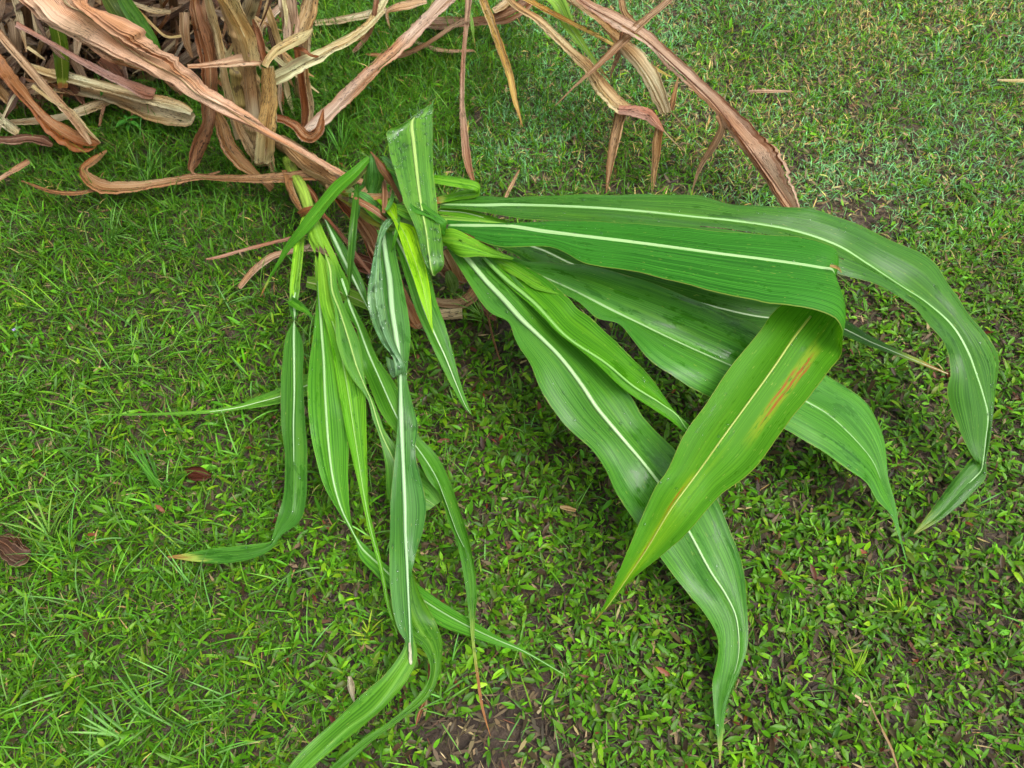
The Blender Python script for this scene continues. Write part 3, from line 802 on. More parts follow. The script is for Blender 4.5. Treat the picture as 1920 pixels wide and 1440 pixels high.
# half blade rolled over, heavy with drops
leaf(A, [(734, 404, 738, 407, 742, 411, .245), (716, 420, 721, 424, 726, 430, .25), (704, 462, 709, 466, 714, 470, .25), (696, 505, 706, 506, 716, 508, .245), (689, 545, 704, 546, 719, 545, .24), (691, 578, 708, 582, 725, 588, .23), (701, 614, 718, 620, 735, 624, .218), (716, 644, 732, 652, 746, 654, .205), (737, 672, 748, 678, 757, 678, .195), (741, 697, 752, 692, 760, 690, .185), (738, 708, 748, 704, 758, 700, .17), (728, 694, 736, 696, 744, 700, .162), (723, 668, 730, 672, 738, 676, .168)],
     (0.123, 0.269, 0.101), rib=0, tip=0.0, wax=0.8, drops=110, dropr=(0.0014, 0.006), fold=0.02, bow=0.12, step=0.006, label="rolled half blade beaded with large drops")
leaf(A, [(726, 428, 738, 436, 744, 424, .20), (746, 474, 757, 474, 775, 460, .21), (762, 526, 776, 522, 803, 505, .205), (780, 584, 795, 580, 818, 562, .185), (800, 628, 815, 626, 836, 613, .165), (823, 677, 836, 672, 851, 668, .138), (847, 724, 856, 722, 865, 722, .11), (870, 764, 874, 763, 879, 762, .085), (882, 776, 883, 776, 884, 775, .075)],
     (0.065, 0.232, 0.017), rib=6, tip=0.0, drops=30, fold=0.08)
leaf(A, [(704, 372, 712, 374, 724, 374, .225), (718, 388, 728, 390, 743, 384, .245), (728, 402, 736, 402, 745, 400, .255), (736, 412, 742, 412, 748, 414, .258), (748, 440, 758, 438, 776, 424, .256), (758, 472, 770, 468, 789, 468, .25), (772, 512, 785, 510, 800, 508, .24), (786, 556, 796, 554, 808, 556, .225), (798, 588, 803, 588, 810, 590, .212), (806, 610, 808, 610, 811, 611, .204), (812, 625, 812, 625, 813, 625, .20)],
     LIME, rib=3, ribcol=(0.26, 0.45, 0.05), tip=0.05, fold=0.08, drops=12, label="bright lime young leaf")

# torn sheath shreds and small blades crowding the crook
rj = random.Random(8)
for i in range(15):
    x, y = rj.uniform(640, 760), 0
    y = 352 + (x - 640) * 0.48 + rj.uniform(-12, 14)
    a_ = rj.choice((rj.gauss(1.5, .5), rj.gauss(0.45, .4), rj.gauss(-1.2, .5))); ln, w = rj.uniform(45, 105), rj.uniform(6, 15)
    z = rj.uniform(.20, .262); st = []; cv = rj.uniform(-.9, .9)
    for k in range(5):
        t = k / 4
        st.append((x, y, w * (.6, 1, .9, .6, .08)[k], z + .02 * t - .07 * t * t, rj.uniform(-.004, .004)))
        x += math.cos(a_ + cv * t) * ln / 4; y += math.sin(a_ + cv * t) * ln / 4
    if i % 3 == 0:
        leaf(A, st, rj.choice(((0.40, 0.27, 0.14), (0.28, 0.13, 0.06))), mat=M_DRY, rib=0, name="sheath", ncol=2, crumple=0.0005, ragged=0.08)
    else:
        leaf(A, st, rj.choice((DG, MG, LG, WAX)), rib=0, tip=0.2, fold=0.25)

# frayed ends of the two snapped midribs
leaf(A, [(1556, 498, 4, .410), (1566, 500, 6, .408), (1573, 504, 4, .402), (1578, 511, 1, .396)], (0.44, 0.40, 0.20), mat=M_DRY, rib=0, name="broken_midrib", crumple=0.0008)
leaf(A, [(768, 1205, 4, .073), (769, 1224, 6, .069), (770, 1242, 6, .064), (771, 1246, 3, .063)], (0.52, 0.52, 0.36), mat=M_DRY, rib=0, name="broken_midrib", crumple=0.0008)

# dry leaves still hanging on this plant
leaf(A, [(160, -40, 110, -45, 20, -50, .52, .52, .50), (160, 0, 118, 2, 33, 0, .48, .48, .46), (187, 20, 150, 26, 83, 32, .46, .46, .44), (247, 50, 190, 56, 150, 68, .42, .42, .40), (287, 83, 238, 92, 203, 103, .385, .385, .37), (333, 110, 300, 128, 250, 124, .345, .345, .33), (367, 143, 340, 152, 300, 143, .31, .31, .30), (390, 168, 368, 178, 333, 161, .285), (433, 193, 418, 203, 385, 190, .26), (473, 217, 458, 226, 434, 218, .235), (503, 240, 494, 248, 484, 245, .21), (567, 277, 560, 285, 552, 282, .18), (640, 319, 634, 327, 622, 322, .15), (690, 340, 686, 346, 680, 348, .13)],
     (0.64, 0.43, 0.29), mat=M_DRY, pleat=0.0003, ragged=0.08, crumple=0.0005, slits=3, ncol=3, rib=8, ribcol=(0.47, 0.36, 0.21), fold=0.10, bow=0.14, tip=1, label="broad pinkish tan dead leaf crossing in front of the stalks")
leaf(A, [(40, -8, 60, 10, 50, 12, .44), (120, 40, 126, 50, 124, 58, .40), (200, 86, 205, 98, 206, 112, .36), (232, 108, 240, 118, 240, 124, .335), (284, 128, 290, 136, 292, 140, .295), (333, 158, 340, 166, 342, 170, .265), (400, 194, 404, 200, 402, 206, .235), (480, 236, 484, 242, 484, 247, .20), (560, 276, 566, 284, 566, 290, .17), (640, 322, 645, 330, 646, 336, .14)],
     (0.44, 0.28, 0.17), mat=M_DRY, pleat=0.0003, ragged=0.08, crumple=0.0005, slits=3, ncol=3, rib=4, ribcol=(0.47, 0.36, 0.21), fold=0.2, bow=0.1, tip=1)
leaf(A, [(616, 328, 20, .115), (580, 328, 19, .11), (530, 331, 19, .10), (467, 334, 15, .08), (410, 333, 12, .065), (367, 331, 12, .055), (300, 342, 15, .05), (240, 350, 22, .05), (188, 347, 27, .055), (163, 331, 22, .06), (156, 316, 16, .065), (170, 302, 14, .06), (200, 282, 4, .05)],
     (0.36, 0.21, 0.10), mat=M_DRY, pleat=0.0003, ragged=0.08, crumple=0.0005, slits=3, ncol=3, bow=0.0, rib=3, ribcol=(0.39, 0.28, 0.14), fold=0.28, step=0.006, label="dead leaf strap curling back at its left end")
leaf(A, [(40, 339, 3, .04), (100, 359, 7, .045), (140, 362, 8, .045), (180, 356, 5, .04)], (0.28, 0.13, 0.05), mat=M_DRY, pleat=0.0003, ragged=0.08, crumple=0.0005, slits=3, ncol=3, bow=0.0, rib=0)
leaf(A, [(542, 278, 20, .10), (556, 292, 26, .105), (580, 312, 28, .115), (606, 328, 22, .125), (640, 350, 12, .14)], (0.42, 0.29, 0.14), mat=M_DRY, pleat=0.0003, ragged=0.08, crumple=0.0005, slits=3, ncol=3, rib=0, name="sheath", bow=0.5, fold=-0.3)
leaf(A, [(626, 362, 14, .10), (650, 392, 16, .09), (680, 430, 15, .08), (700, 480, 14, .065), (718, 540, 10, .05)], (0.34, 0.15, 0.07), mat=M_DRY, pleat=0.0003, ragged=0.08, crumple=0.0005, slits=3, ncol=3, bow=0.0, rib=0, fold=0.3)
leaf(A, [(604, 398, 5, .08), (640, 440, 7, .075), (668, 478, 7, .07), (694, 512, 6, .06)], (0.40, 0.20, 0.13), mat=M_DRY, pleat=0.0003, ragged=0.08, crumple=0.0005, slits=3, ncol=3, bow=0.0, rib=0, fold=0.3)
leaf(A, [(672, 404, 26, .10), (696, 436, 34, .09), (716, 480, 32, .075), (740, 530, 30, .06), (764, 575, 22, .05), (780, 604, 26, .045), (790, 614, 10, .04)], (0.36, 0.19, 0.09), mat=M_DRY, pleat=0.0003, ragged=0.08, crumple=0.0005, slits=3, ncol=3, bow=0.0, rib=0, fold=0.35, ripple=0.004)
leaf(A, [(650, 482, 26, .03), (675, 492, 34, .035), (704, 500, 30, .04), (730, 505, 22, .045)], (0.17, 0.065, 0.03), mat=M_DRY, pleat=0.0003, ragged=0.08, crumple=0.0005, slits=3, ncol=3, bow=0.0, rib=0, fold=0.3)
leaf(A, [(768, 606, 780, 610, 790, 604, .045), (774, 616, 786, 618, 792, 612, .04), (790, 612, 792, 610, 793, 604, .05)], (0.40, 0.24, 0.13), mat=M_DRY, pleat=0.0003, ragged=0.08, crumple=0.0005, slits=3, ncol=3, bow=0.0, rib=0)

# ------------------------------------------------------------------ the green side shoot with narrow leaves
B = thing("corn_plant", "green corn side shoot with narrow leaves drooping from a pale lime stem at centre left", "corn plant", P(540, 305, 0.0))
tube(B, [(538, 300, 9, .02), (552, 328, 11, .07), (568, 360, 11, .13), (579, 392, 10, .175), (584, 412, 8, .19)], (0.26, 0.44, 0.05))
leaf(B, [(536, 318, 541, 330, 538, 340, .09), (541, 345, 549, 352, 546, 362, .125), (553, 372, 560, 378, 556, 386, .165), (566, 396, 568, 398, 566, 400, .185)], (0.30, 0.17, 0.07), mat=M_DRY, pleat=0.0003, ragged=0.08, crumple=0.0005, slits=3, ncol=3, rib=0, name="sheath", bow=0.4)
leaf(B, [(562, 402, 10, .19), (575, 395, 12, .205), (590, 390, 10, .205), (598, 387, 3, .20)], (0.27, 0.13, 0.05), mat=M_DRY, pleat=0.0003, ragged=0.08, crumple=0.0005, slits=3, ncol=3, rib=0, name="sheath", bow=0.4)
leaf(B, [(574, 350, 12, .12), (588, 366, 10, .13), (600, 392, 6, .14), (612, 420, 3, .14)], (0.28, 0.13, 0.07), mat=M_DRY, pleat=0.0003, ragged=0.08, crumple=0.0005, slits=3, ncol=3, rib=0, name="sheath", bow=0.4)
# low pale leaf pointing left
leaf(B, [(690, 706, 30, .06), (640, 706, 38, .06), (600, 714, 40, .058), (572, 723, 38, .055), (526, 742, 29, .05), (482, 754, 21, .045), (450, 763, 10, .042), (400, 771, 7, .04), (330, 775, 6, .04), (250, 777, 4, .036), (180, 777, 1, .034)], (0.101, 0.278, 0.023), rib=3, ribend=0.6, tip=0.2, fold=0.1, drops=20)
# low leaves crossing under the stems
leaf(B, [(575, 528, 20, .05), (610, 536, 27, .055), (650, 552, 28, .055), (692, 572, 20, .05), (715, 590, 4, .045)], (0.130, 0.278, 0.025), rib=4, tip=0.6, ribcol=(0.43, 0.43, 0.21))
leaf(B, [(606, 408, 610, 412, 614, 414, .17), (628, 467, 632, 460, 647, 462, .16), (648, 511, 657, 512, 670, 503, .14), (672, 546, 674, 546, 686, 543, .12), (684, 570, 686, 570, 690, 570, .10), (700, 600, 701, 600, 702, 600, .085)], (0.058, 0.190, 0.023), rib=10, ribcol=(0.37, 0.52, 0.31), tip=0.0, drops=14)
# leftmost leaf, kinked, its tip laid out to the left
leaf(B, [(578, 406, 8, .18), (566, 440, 12, .17), (562, 480, 13, .16), (557, 520, 14, .152), (553, 548, 17, .146), (550, 562, 18, .142), (552, 582, 18, .135), (537, 628, 552, 628, 567, 640, .13), (528, 690, 552, 690, 568, 700, .122), (526, 740, 552, 745, 570, 752, .115), (528, 800, 551, 800, 573, 800, .105), (534, 856, 552, 858, 576, 856, .095), (531, 925, 551, 925, 574, 936, .08), (523, 960, 546, 965, 566, 972, .068), (517, 983, 532, 984, 548, 990, .058), (510, 1008, 518, 1006, 528, 1004, .05), (506, 1016, 508, 1022, 512, 1026, .046), (465, 1022, 480, 1034, 488, 1042, .045), (394, 1029, 420, 1040, 425, 1056, .042), (345, 1038, 360, 1043, 365, 1053, .04), (314, 1043, 314, 1044, 314, 1045, .038)],
     (0.051, 0.179, 0.015), lime=0.22, rib=8, ribstart=0.2, ribcol=(0.33, 0.48, 0.25), ribend=0.62, tip=0.3, drops=80, fold=0.12)
leaf(B, [(572, 405, 9, .19), (558, 450, 10, .178), (551, 500, 9, .165), (547, 540, 8, .15), (549, 562, 10, .142)], (0.214, 0.463, 0.021), rib=0, tip=0.0, fold=0.2)
leaf(B, [(548, 556, 546, 562, 538, 567, .148), (563, 566, 560, 572, 552, 578, .15), (578, 580, 576, 584, 572, 587, .146), (590, 598, 589, 598, 588, 598, .14)], (0.058, 0.209, 0.008), rib=0, tip=0.0, fold=0.2)
# second: broad, rolling to a twist and lying out to the lower right
leaf(B, [(580, 410, 12, .19), (586, 450, 14, .185), (590, 497, 595, 497, 600, 497, .178), (594, 555, 599, 555, 610, 560, .17), (587, 628, 604, 628, 618, 628, .16), (580, 676, 608, 676, 628, 672, .152), (577, 730, 610, 735, 640, 740, .142), (580, 795, 613, 795, 652, 790, .13), (590, 850, 618, 850, 654, 852, .118), (608, 912, 627, 908, 653, 914, .105), (632, 955, 641, 955, 656, 960, .09), (655, 992, 658, 990, 664, 996, .075), (667, 1014, 668, 1010, 672, 1010, .065), (674, 1044, 680, 1030, 690, 1026, .058), (702, 1075, 715, 1062, 724, 1058, .054), (736, 1110, 750, 1095, 762, 1080, .05), (820, 1171, 825, 1146, 830, 1130, .048), (868, 1190, 872, 1172, 876, 1157, .046), (928, 1209, 930, 1199, 932, 1192, .044), (980, 1224, 982, 1221, 984, 1218, .042), (1058, 1266, 1058, 1265, 1059, 1264, .038)],
     (0.069, 0.249, 0.013), lime=0.16, rib=7, ribstart=0.14, ribcol=(0.30, 0.47, 0.20), tip=0.05, drops=50, fold=0.10)
# fold-rolled leaf
leaf(B, [(584, 412, 18, .195), (590, 440, 20, .195), (596, 502, 604, 500, 616, 500, .192), (600, 570, 614, 575, 634, 575, .185), (612, 612, 628, 620, 648, 618, .176), (624, 668, 640, 670, 664, 668, .165), (634, 730, 652, 735, 684, 735, .15), (648, 806, 664, 808, 687, 806, .132), (667, 888, 676, 888, 689, 888, .115), (681, 950, 686, 950, 692, 950, .10), (692, 998, 696, 998, 703, 1000, .088), (711, 1066, 715, 1066, 719, 1068, .074), (726, 1140, 729, 1140, 732, 1140, .062), (744, 1190, 745, 1190, 746, 1190, .056)],
     (0.115, 0.336, 0.013), lime=0.30, rib=4, ribstart=0.3, ribcol=(0.24, 0.44, 0.09), tip=0.0, drops=20, fold=-0.15, bow=0.2)
# leaf showing its pale underside and yellow rib, running on behind
leaf(B, [(588, 414, 12, .198), (597, 444, 14, .202), (612, 500, 618, 500, 626, 498, .205), (618, 545, 623, 545, 634, 540, .205), (628, 584, 637, 584, 650, 585, .20), (631, 640, 656, 645, 673, 640, .19), (643, 678, 668, 685, 681, 682, .178), (662, 712, 680, 715, 687, 722, .166), (690, 750, 696, 752, 702, 754, .15), (699, 786, 706, 785, 712, 782, .135), (710, 815, 716, 815, 722, 808, .12), (722, 870, 740, 865, 756, 850, .10), (731, 942, 760, 915, 785, 872, .085), (768, 960, 790, 930, 812, 900, .078), (803, 957, 816, 948, 830, 938, .07)],
     (0.086, 0.254, 0.025), lime=0.24, rib=5, ribstart=0.12, wax=0.5, ribcol=YR, tip=0.03, drops=70, fold=-0.06, bow=0.12)
# right leaf of the shoot, ending in a long brown thread
leaf(B, [(592, 410, 9, .19), (606, 444, 11, .195), (631, 497, 12, .192), (648, 545, 16, .185), (642, 578, 656, 572, 662, 572, .18), (668, 615, 672, 612, 690, 626, .172), (677, 672, 692, 666, 706, 668, .16), (684, 702, 712, 708, 742, 722, .15), (712, 770, 745, 782, 762, 770, .132), (745, 815, 772, 826, 786, 818, .12), (778, 852, 792, 854, 820, 854, .11), (802, 898, 816, 892, 844, 903, .102), (826, 930, 834, 930, 868, 970, .095), (841, 976, 855, 988, 881, 1020, .087), (858, 1024, 874, 1034, 890, 1072, .078), (871, 1090, 882, 1090, 894, 1114, .068), (879, 1152, 885, 1150, 891, 1160, .06), (884, 1200, 887, 1200, 890, 1200, .054), (893, 1270, 896, 1270, 899, 1270, .048), (902, 1327, 905, 1327, 907, 1327, .044), (919, 1380, 919, 1380, 920, 1380, .038)],
     (0.058, 0.202, 0.011), lime=0.15, rib=6, ribstart=0.16, ribcol=(0.33, 0.49, 0.25), ribend=0.72, tip=0.75, drops=40, fold=0.10)
# ------------------------------------------------------------------ dead standing plants at the top left
STRAW, TAN, PINK, RUST, BRN, DBR = (0.46, 0.33, 0.16), (0.40, 0.26, 0.13), (0.42, 0.235, 0.15), (0.24, 0.080, 0.026), (0.17, 0.075, 0.032), (0.085, 0.038, 0.022)


def dry(parent, st, col, **k):
    k.setdefault('rib', 0); k.setdefault('fold', 0.28); k.setdefault('ripple', 0.002); k.setdefault('step', 0.007); k.setdefault('pleat', 0.0003); k.setdefault('bow', 0.0); k.setdefault('ragged', 0.07)
    k.setdefault('ncol', 3); k.setdefault('crumple', 0.0005); k.setdefault('slits', 2)
    col = tuple(min(v * g_, 0.72) for v, g_ in zip(col, (1.24, 1.54, 1.72)))
    return leaf(parent, st, col, mat=M_DRY, tip=1, **k)


D = thing("dead_corn_plant", "dead corn stalk standing at top left, wrapped in straw coloured sheaths", "corn plant", P(490, 290, 0.0))
tube(D, [(494, 302, 22, .0), (484, 250, 20, .07), (474, 190, 18, .15), (464, 133, 17, .235), (448, 66, 16, .33), (420, -10, 15, .43), (405, -60, 14, .5)], (0.40, 0.27, 0.13), M_DSTALK, nodes=(0.18, 0.42, 0.68), rough=0.10)
tube(D, [(452, 196, 13, .15), (447, 158, 14, .20), (444, 128, 13, .245)], (0.42, 0.34, 0.13), M_DSTALK, nodes=(0.1, 0.9), rough=0.05)
dry(D, [(494, 300, 34, .08), (500, 240, 34, .17), (504, 180, 32, .24), (502, 124, 22, .31)], (0.52, 0.39, 0.20), name="sheath", bow=0.5, fold=-0.35)
dry(D, [(516, 240, 8, .16), (513, 190, 9, .23), (508, 124, 8, .305)], (0.52, 0.40, 0.22), name="sheath")
dry(D, [(478, 236, 22, .17), (472, 180, 26, .235), (468, 122, 24, .31)], (0.33, 0.23, 0.14), name="sheath", bow=0.4, fold=-0.3)
dry(D, [(474, 120, 30, .32), (462, 70, 34, .385), (444, 30, 30, .44), (420, -14, 34, .50)], (0.47, 0.33, 0.16), name="sheath", bow=0.4, fold=-0.3)
dry(D, [(492, 230, 16, .1), (498, 262, 20, .075), (504, 292, 20, .05), (512, 322, 10, .03)], (0.30, 0.17, 0.08), name="sheath", bow=0.3)
tube(D, [(455, 52, 12, .30), (464, 24, 13, .34), (474, -4, 12, .39), (480, -40, 11, .44)], (0.42, 0.35, 0.22), M_DSTALK, rough=0.08)
dry(D, [(430, -30, 18, .46), (446, 20, 20, .40), (462, 54, 18, .355), (474, 90, 14, .32), (482, 118, 8, .30)], STRAW)
# blades on this stalk
dry(D, [(365, -30, 372, -30, 384, -30, .44), (356, 0, 366, 0, 376, 0, .41), (358, 30, 371, 28, 382, 30, .385), (362, 60, 382, 60, 398, 62, .35), (374, 110, 392, 108, 405, 108, .30), (378, 150, 394, 150, 408, 150, .26), (378, 196, 393, 196, 408, 196, .205), (380, 230, 392, 232, 404, 236, .165), (362, 268, 374, 272, 390, 276, .115), (354, 300, 362, 302, 374, 306, .08), (354, 320, 358, 322, 364, 322, .06), (380, 326, 381, 329, 382, 333, .05), (412, 320, 413, 321, 414, 322, .045)], (0.22, 0.09, 0.04), rib=3, ribcol=TAN)
dry(D, [(336, 24, 350, 24, 356, 24, .38), (337, 50, 348, 50, 357, 52, .36), (344, 80, 350, 80, 358, 84, .33), (358, 108, 361, 108, 363, 108, .30)], (0.26, 0.16, 0.09))
dry(D, [(386, -20, 14, .44), (396, 24, 16, .39), (407, 66, 16, .34), (415, 110, 14, .295), (424, 160, 15, .235), (436, 210, 16, .175), (446, 262, 10, .12)], (0.42, 0.31, 0.17), rib=3, ribcol=STRAW)
dry(D, [(398, 192, 12, .20), (414, 232, 24, .155), (430, 274, 28, .115), (458, 308, 26, .075), (484, 330, 12, .05), (512, 352, 16, .04)], (0.30, 0.15, 0.06), rib=3, ribcol=TAN, label="orange brown dead blade at the foot of the stalk")
dry(D, [(430, 188, 8, .21), (452, 244, 16, .145), (472, 282, 18, .10), (480, 300, 10, .07)], (0.36, 0.22, 0.11))
dry(D, [(352, 124, 7, .335), (385, 122, 10, .335), (420, 117, 14, .335), (455, 111, 20, .335), (484, 110, 22, .33), (488, 108, 20, .31)], (0.42, 0.22, 0.12), fold=0.05)
dry(D, [(474, 36, 4, .40), (482, 62, 14, .37), (490, 92, 16, .34), (496, 120, 12, .31)], (0.20, 0.075, 0.035))
dry(D, [(496, 124, 14, .315), (506, 106, 16, .325), (522, 90, 18, .33), (546, 78, 18, .33), (570, 66, 16, .325), (586, 54, 6, .32)], (0.40, 0.29, 0.13), fold=0.1)
dry(D, [(512, 148, 26, .25), (540, 134, 26, .26), (570, 117, 24, .27), (600, 102, 22, .275), (618, 92, 16, .28), (650, 78, 14, .275), (690, 50, 10, .26), (720, 20, 8, .25)], (0.46, 0.36, 0.18), rib=3, ribcol=(0.5, 0.42, 0.2), fold=0.1)
dry(D, [(550, 90, 4, .30), (568, 92, 7, .30), (585, 104, 6, .285), (600, 106, 3, .27)], RUST)
dry(D, [(474, 210, 10, .16), (500, 218, 14, .155), (528, 222, 16, .145), (552, 234, 16, .13), (570, 252, 20, .12), (584, 256, 20, .125), (598, 244, 18, .14), (606, 205, 3, .155)], (0.26, 0.095, 0.032), fold=0.3, step=0.006, label="rust coloured dead blade with an upturned hooked tip")

rr = random.Random(5)
for i in range(46):
    # torn strips and husk shreds hanging round the stalk
    x, y = rr.uniform(372, 540), rr.uniform(-30, 150)
    z = max(.06, .36 - .0011 * y - rr.uniform(.0, .18))
    a = rr.gauss(1.45, .38); ln, w = rr.uniform(50, 130), rr.uniform(3, 11)
    c = rr.choice((STRAW, STRAW, TAN, (0.30, 0.19, 0.10), RUST, BRN, DBR, (0.36, 0.24, 0.15)))
    st = []; cv = rr.uniform(-.7, .7)
    for k in range(5):
        t = k / 4
        st.append((x, y, w * (0.6, 1, 1, .7, .2)[k], max(z - .10 * t * ln / 90, .02), rr.uniform(-.004, .004)))
        x += math.cos(a + cv * t) * ln / 4; y += math.sin(a + cv * t) * ln / 4
    dry(D, st, c, fold=rr.uniform(.1, .5), step=0.012, ncol=2, slits=0, ripple=.003, name="husk_strip")

# second dead plant just behind, to the right of the stalk
E = thing("dead_corn_plant", "dead corn plant behind the straw wrapped stalk, hanging pink and tan blades", "corn plant", P(560, 150, 0.0))
tube(E, [(560, 190, 11, .0), (566, 130, 11, .10), (570, 70, 10, .19), (576, 0, 10, .29), (582, -60, 9, .38)], (0.38, 0.25, 0.13), M_DSTALK, nodes=(0.3, 0.7))
dry(E, [(534, -30, 30, .36), (540, 10, 34, .32), (545, 40, 32, .285), (544, 70, 24, .255), (538, 84, 10, .24)], (0.42, 0.26, 0.17), rib=4, ribcol=(0.5, 0.4, 0.26), bow=0.3)
dry(E, [(588, -20, 16, .33), (580, 20, 26, .29), (568, 50, 28, .265), (560, 76, 20, .245)], (0.42, 0.29, 0.15), bow=0.3)
dry(E, [(594, -10, 6, .30), (588, 24, 6, .27), (582, 60, 6, .24), (578, 110, 5, .19)], (0.46, 0.34, 0.2))
dry(E, [(556, 90, 12, .24), (562, 130, 12, .19), (568, 170, 14, .14), (572, 215, 14, .085), (568, 248, 10, .05)], (0.22, 0.08, 0.03), fold=0.3)
dry(E, [(572, 120, 8, .2), (576, 165, 14, .14), (582, 200, 14, .095), (578, 240, 10, .055), (572, 254, 5, .045)], (0.42, 0.29, 0.16))
dry(E, [(500, 10, 12, .27), (510, 40, 14, .24), (520, 70, 12, .2), (530, 100, 12, .165), (540, 120, 8, .14)], (0.42, 0.26, 0.11), fold=0.35)
dry(E, [(474, 56, 14, .18), (500, 36, 16, .19), (524, 14, 12, .2), (545, -10, 8, .2)], (0.32, 0.20, 0.13))

# clump at the far left: many dead blades, the dark ones coloured to give deep shade
F_ = thing("dead_corn_clump", "tangled clump of dead brown corn leaves filling the top left corner", "corn plant", P(120, 60, 0.0))
for (x0, y0, x1, y1, r_, z1) in ((60, 110, 40, -60, 10, .34), (150, 80, 160, -70, 10, .32), (250, 60, 270, -60, 9, .28), (330, 70, 320, -60, 9, .3), (110, 20, 70, -110, 9, .3)):
    tube(F_, [(x0, y0, r_, .0), ((x0 * 2 + x1) / 3, (y0 * 2 + y1) / 3, r_, z1 * .33), ((x0 + 2 * x1) / 3, (y0 + 2 * y1) / 3, r_ * .9, z1 * .67), (x1, y1, r_ * .8, z1)], (0.22, 0.13, 0.065), M_DSTALK, nodes=(0.3, 0.7))
rr = random.Random(11)
for i in range(230):
    # blades hanging and lying at random, lower towards the front; dark browns paint the clump's shade
    x, y = rr.uniform(-60, 430), rr.uniform(-50, 90)
    if i % 3 == 0: y = rr.uniform(-70, 20)
    if i % 4 == 1: x, y = rr.uniform(-80, 110), rr.uniform(20, 160)
    z = rr.uniform(.03, .24) if y < 20 else rr.uniform(.02, .11)
    a = rr.choice((rr.gauss(1.5, .5), rr.gauss(0.5, .4), rr.gauss(2.6, .4)))
    ln, w = rr.uniform(50, 140), rr.choice((rr.uniform(3, 8), rr.uniform(6, 20)))
    dz = rr.uniform(.02, .12)
    c = rr.choice((DBR, DBR, BRN, (0.16, 0.085, 0.045), (0.11, 0.06, 0.035), (0.24, 0.15, 0.085), (0.14, 0.09, 0.06), (0.18, 0.075, 0.03), (0.32, 0.22, 0.12), (0.42, 0.31, 0.17)))
    st = []
    cv = rr.uniform(-.6, .6)
    for k in range(5):
        t = k / 4
        st.append((x, y, w * (0.5, 1, 1, .8, .15)[k], max(z + dz * .4 - dz * 1.2 * t * t, .012), rr.uniform(-.006, .006)))
        x += math.cos(a + cv * t) * ln / 4; y += math.sin(a + cv * t) * ln / 4
    dry(F_, st, c, fold=rr.uniform(.1, .5), step=0.012, ncol=2, slits=0, ripple=.004)
for i in range(60):
    # unseen taller blades beyond the top edge, added to shade the clump
    x, y = rr.uniform(-150, 420), rr.uniform(-330, -90)
    z = rr.uniform(.30, .62); a = rr.uniform(0, 6.28); ln, w = rr.uniform(120, 240), rr.uniform(14, 34)
    st = []
    for k in range(5):
        t = k / 4
        st.append((x, y, w * (0.5, 1, 1, .8, .15)[k], z + .06 * t - .2 * t * t, rr.uniform(-.01, .01)))
        x += math.cos(a + t * .5) * ln / 4; y += math.sin(a + t * .5) * ln / 8
    dry(F_, st, rr.choice((BRN, TAN, (0.24, 0.15, 0.085), (0.18, 0.075, 0.03))), step=0.02, ncol=2, slits=0)
# green and yellowing blades still standing inside it
leaf(F_, [(100, -10, 20, .30), (104, 40, 28, .26), (112, 80, 30, .21), (116, 120, 28, .16), (118, 165, 18, .10)], (0.075, 0.13, 0.012), tip=0.5, rib=3, ribcol=(0.3, 0.3, 0.06))
leaf(F_, [(190, -30, 18, .36), (204, 0, 24, .33), (222, 30, 26, .30), (240, 60, 14, .27)], (0.08, 0.13, 0.02), tip=0.7, rib=0)
leaf(F_, [(222, -20, 20, .36), (238, 10, 26, .33), (262, 44, 28, .295), (286, 76, 20, .26), (300, 100, 8, .23)], (0.05, 0.15, 0.012), tip=0.2, rib=0)
# the blades that can be told apart
dry(F_, [(30, 44, 10, .30), (60, 60, 9, .285), (100, 83, 10, .265), (167, 122, 12, .215), (233, 154, 16, .155), (270, 170, 26, .12), (290, 176, 20, .105)], (0.33, 0.17, 0.13), fold=0.35, label="long pinkish dead blade above the straw coloured one")
dry(F_, [(-40, 40, -44, 60, -50, 80, .25), (0, 97, -6, 112, 0, 134, .20), (34, 143, 20, 152, 24, 168, .16), (68, 190, 58, 196, 58, 206, .12), (100, 220, 90, 228, 82, 242, .085), (134, 240, 122, 250, 112, 268, .065), (164, 252, 158, 266, 160, 285, .06), (182, 262, 180, 270, 174, 280, .07), (188, 266, 186, 269, 182, 272, .085)], (0.30, 0.115, 0.04), fold=0.12, label="broad rust orange dead blade at the left edge")
dry(F_, [(-20, 40, 12, .26), (0, 64, 14, .24), (50, 123, 15, .18), (97, 177, 15, .13), (133, 217, 15, .095), (158, 250, 13, .075), (170, 270, 6, .065)], (0.42, 0.25, 0.14), fold=0.3, label="narrow tan blade lying along the rust orange one")
dry(F_, [(60, 160, 8, .15), (100, 190, 6, .12), (133, 207, 7, .10), (165, 244, 7, .07), (188, 268, 3, .05)], STRAW, fold=0.2)
dry(F_, [(50, 122, 12, .13), (80, 132, 15, .125), (110, 140, 18, .12), (150, 150, 20, .115), (200, 163, 20, .11), (260, 179, 20, .10), (310, 190, 20, .09), (345, 201, 18, .08), (360, 210, 10, .07)], (0.50, 0.39, 0.22), rib=3, ribcol=(0.5, 0.4, 0.24), fold=0.2, label="pale straw blade lying across the tangle")
dry(F_, [(150, 168, 14, .07), (220, 186, 22, .07), (270, 205, 30, .065), (320, 216, 32, .06), (352, 222, 24, .055), (364, 214, 10, .07)], (0.40, 0.29, 0.16), fold=0.05)
dry(F_, [(70, 148, 10, .10), (100, 148, 12, .10), (112, 141, 14, .11)], (0.42, 0.30, 0.14))
dry(F_, [(20, 229, 9, .045), (80, 224, 14, .05), (133, 213, 16, .055), (170, 200, 20, .06), (205, 188, 12, .06)], (0.40, 0.30, 0.17), fold=0.3)
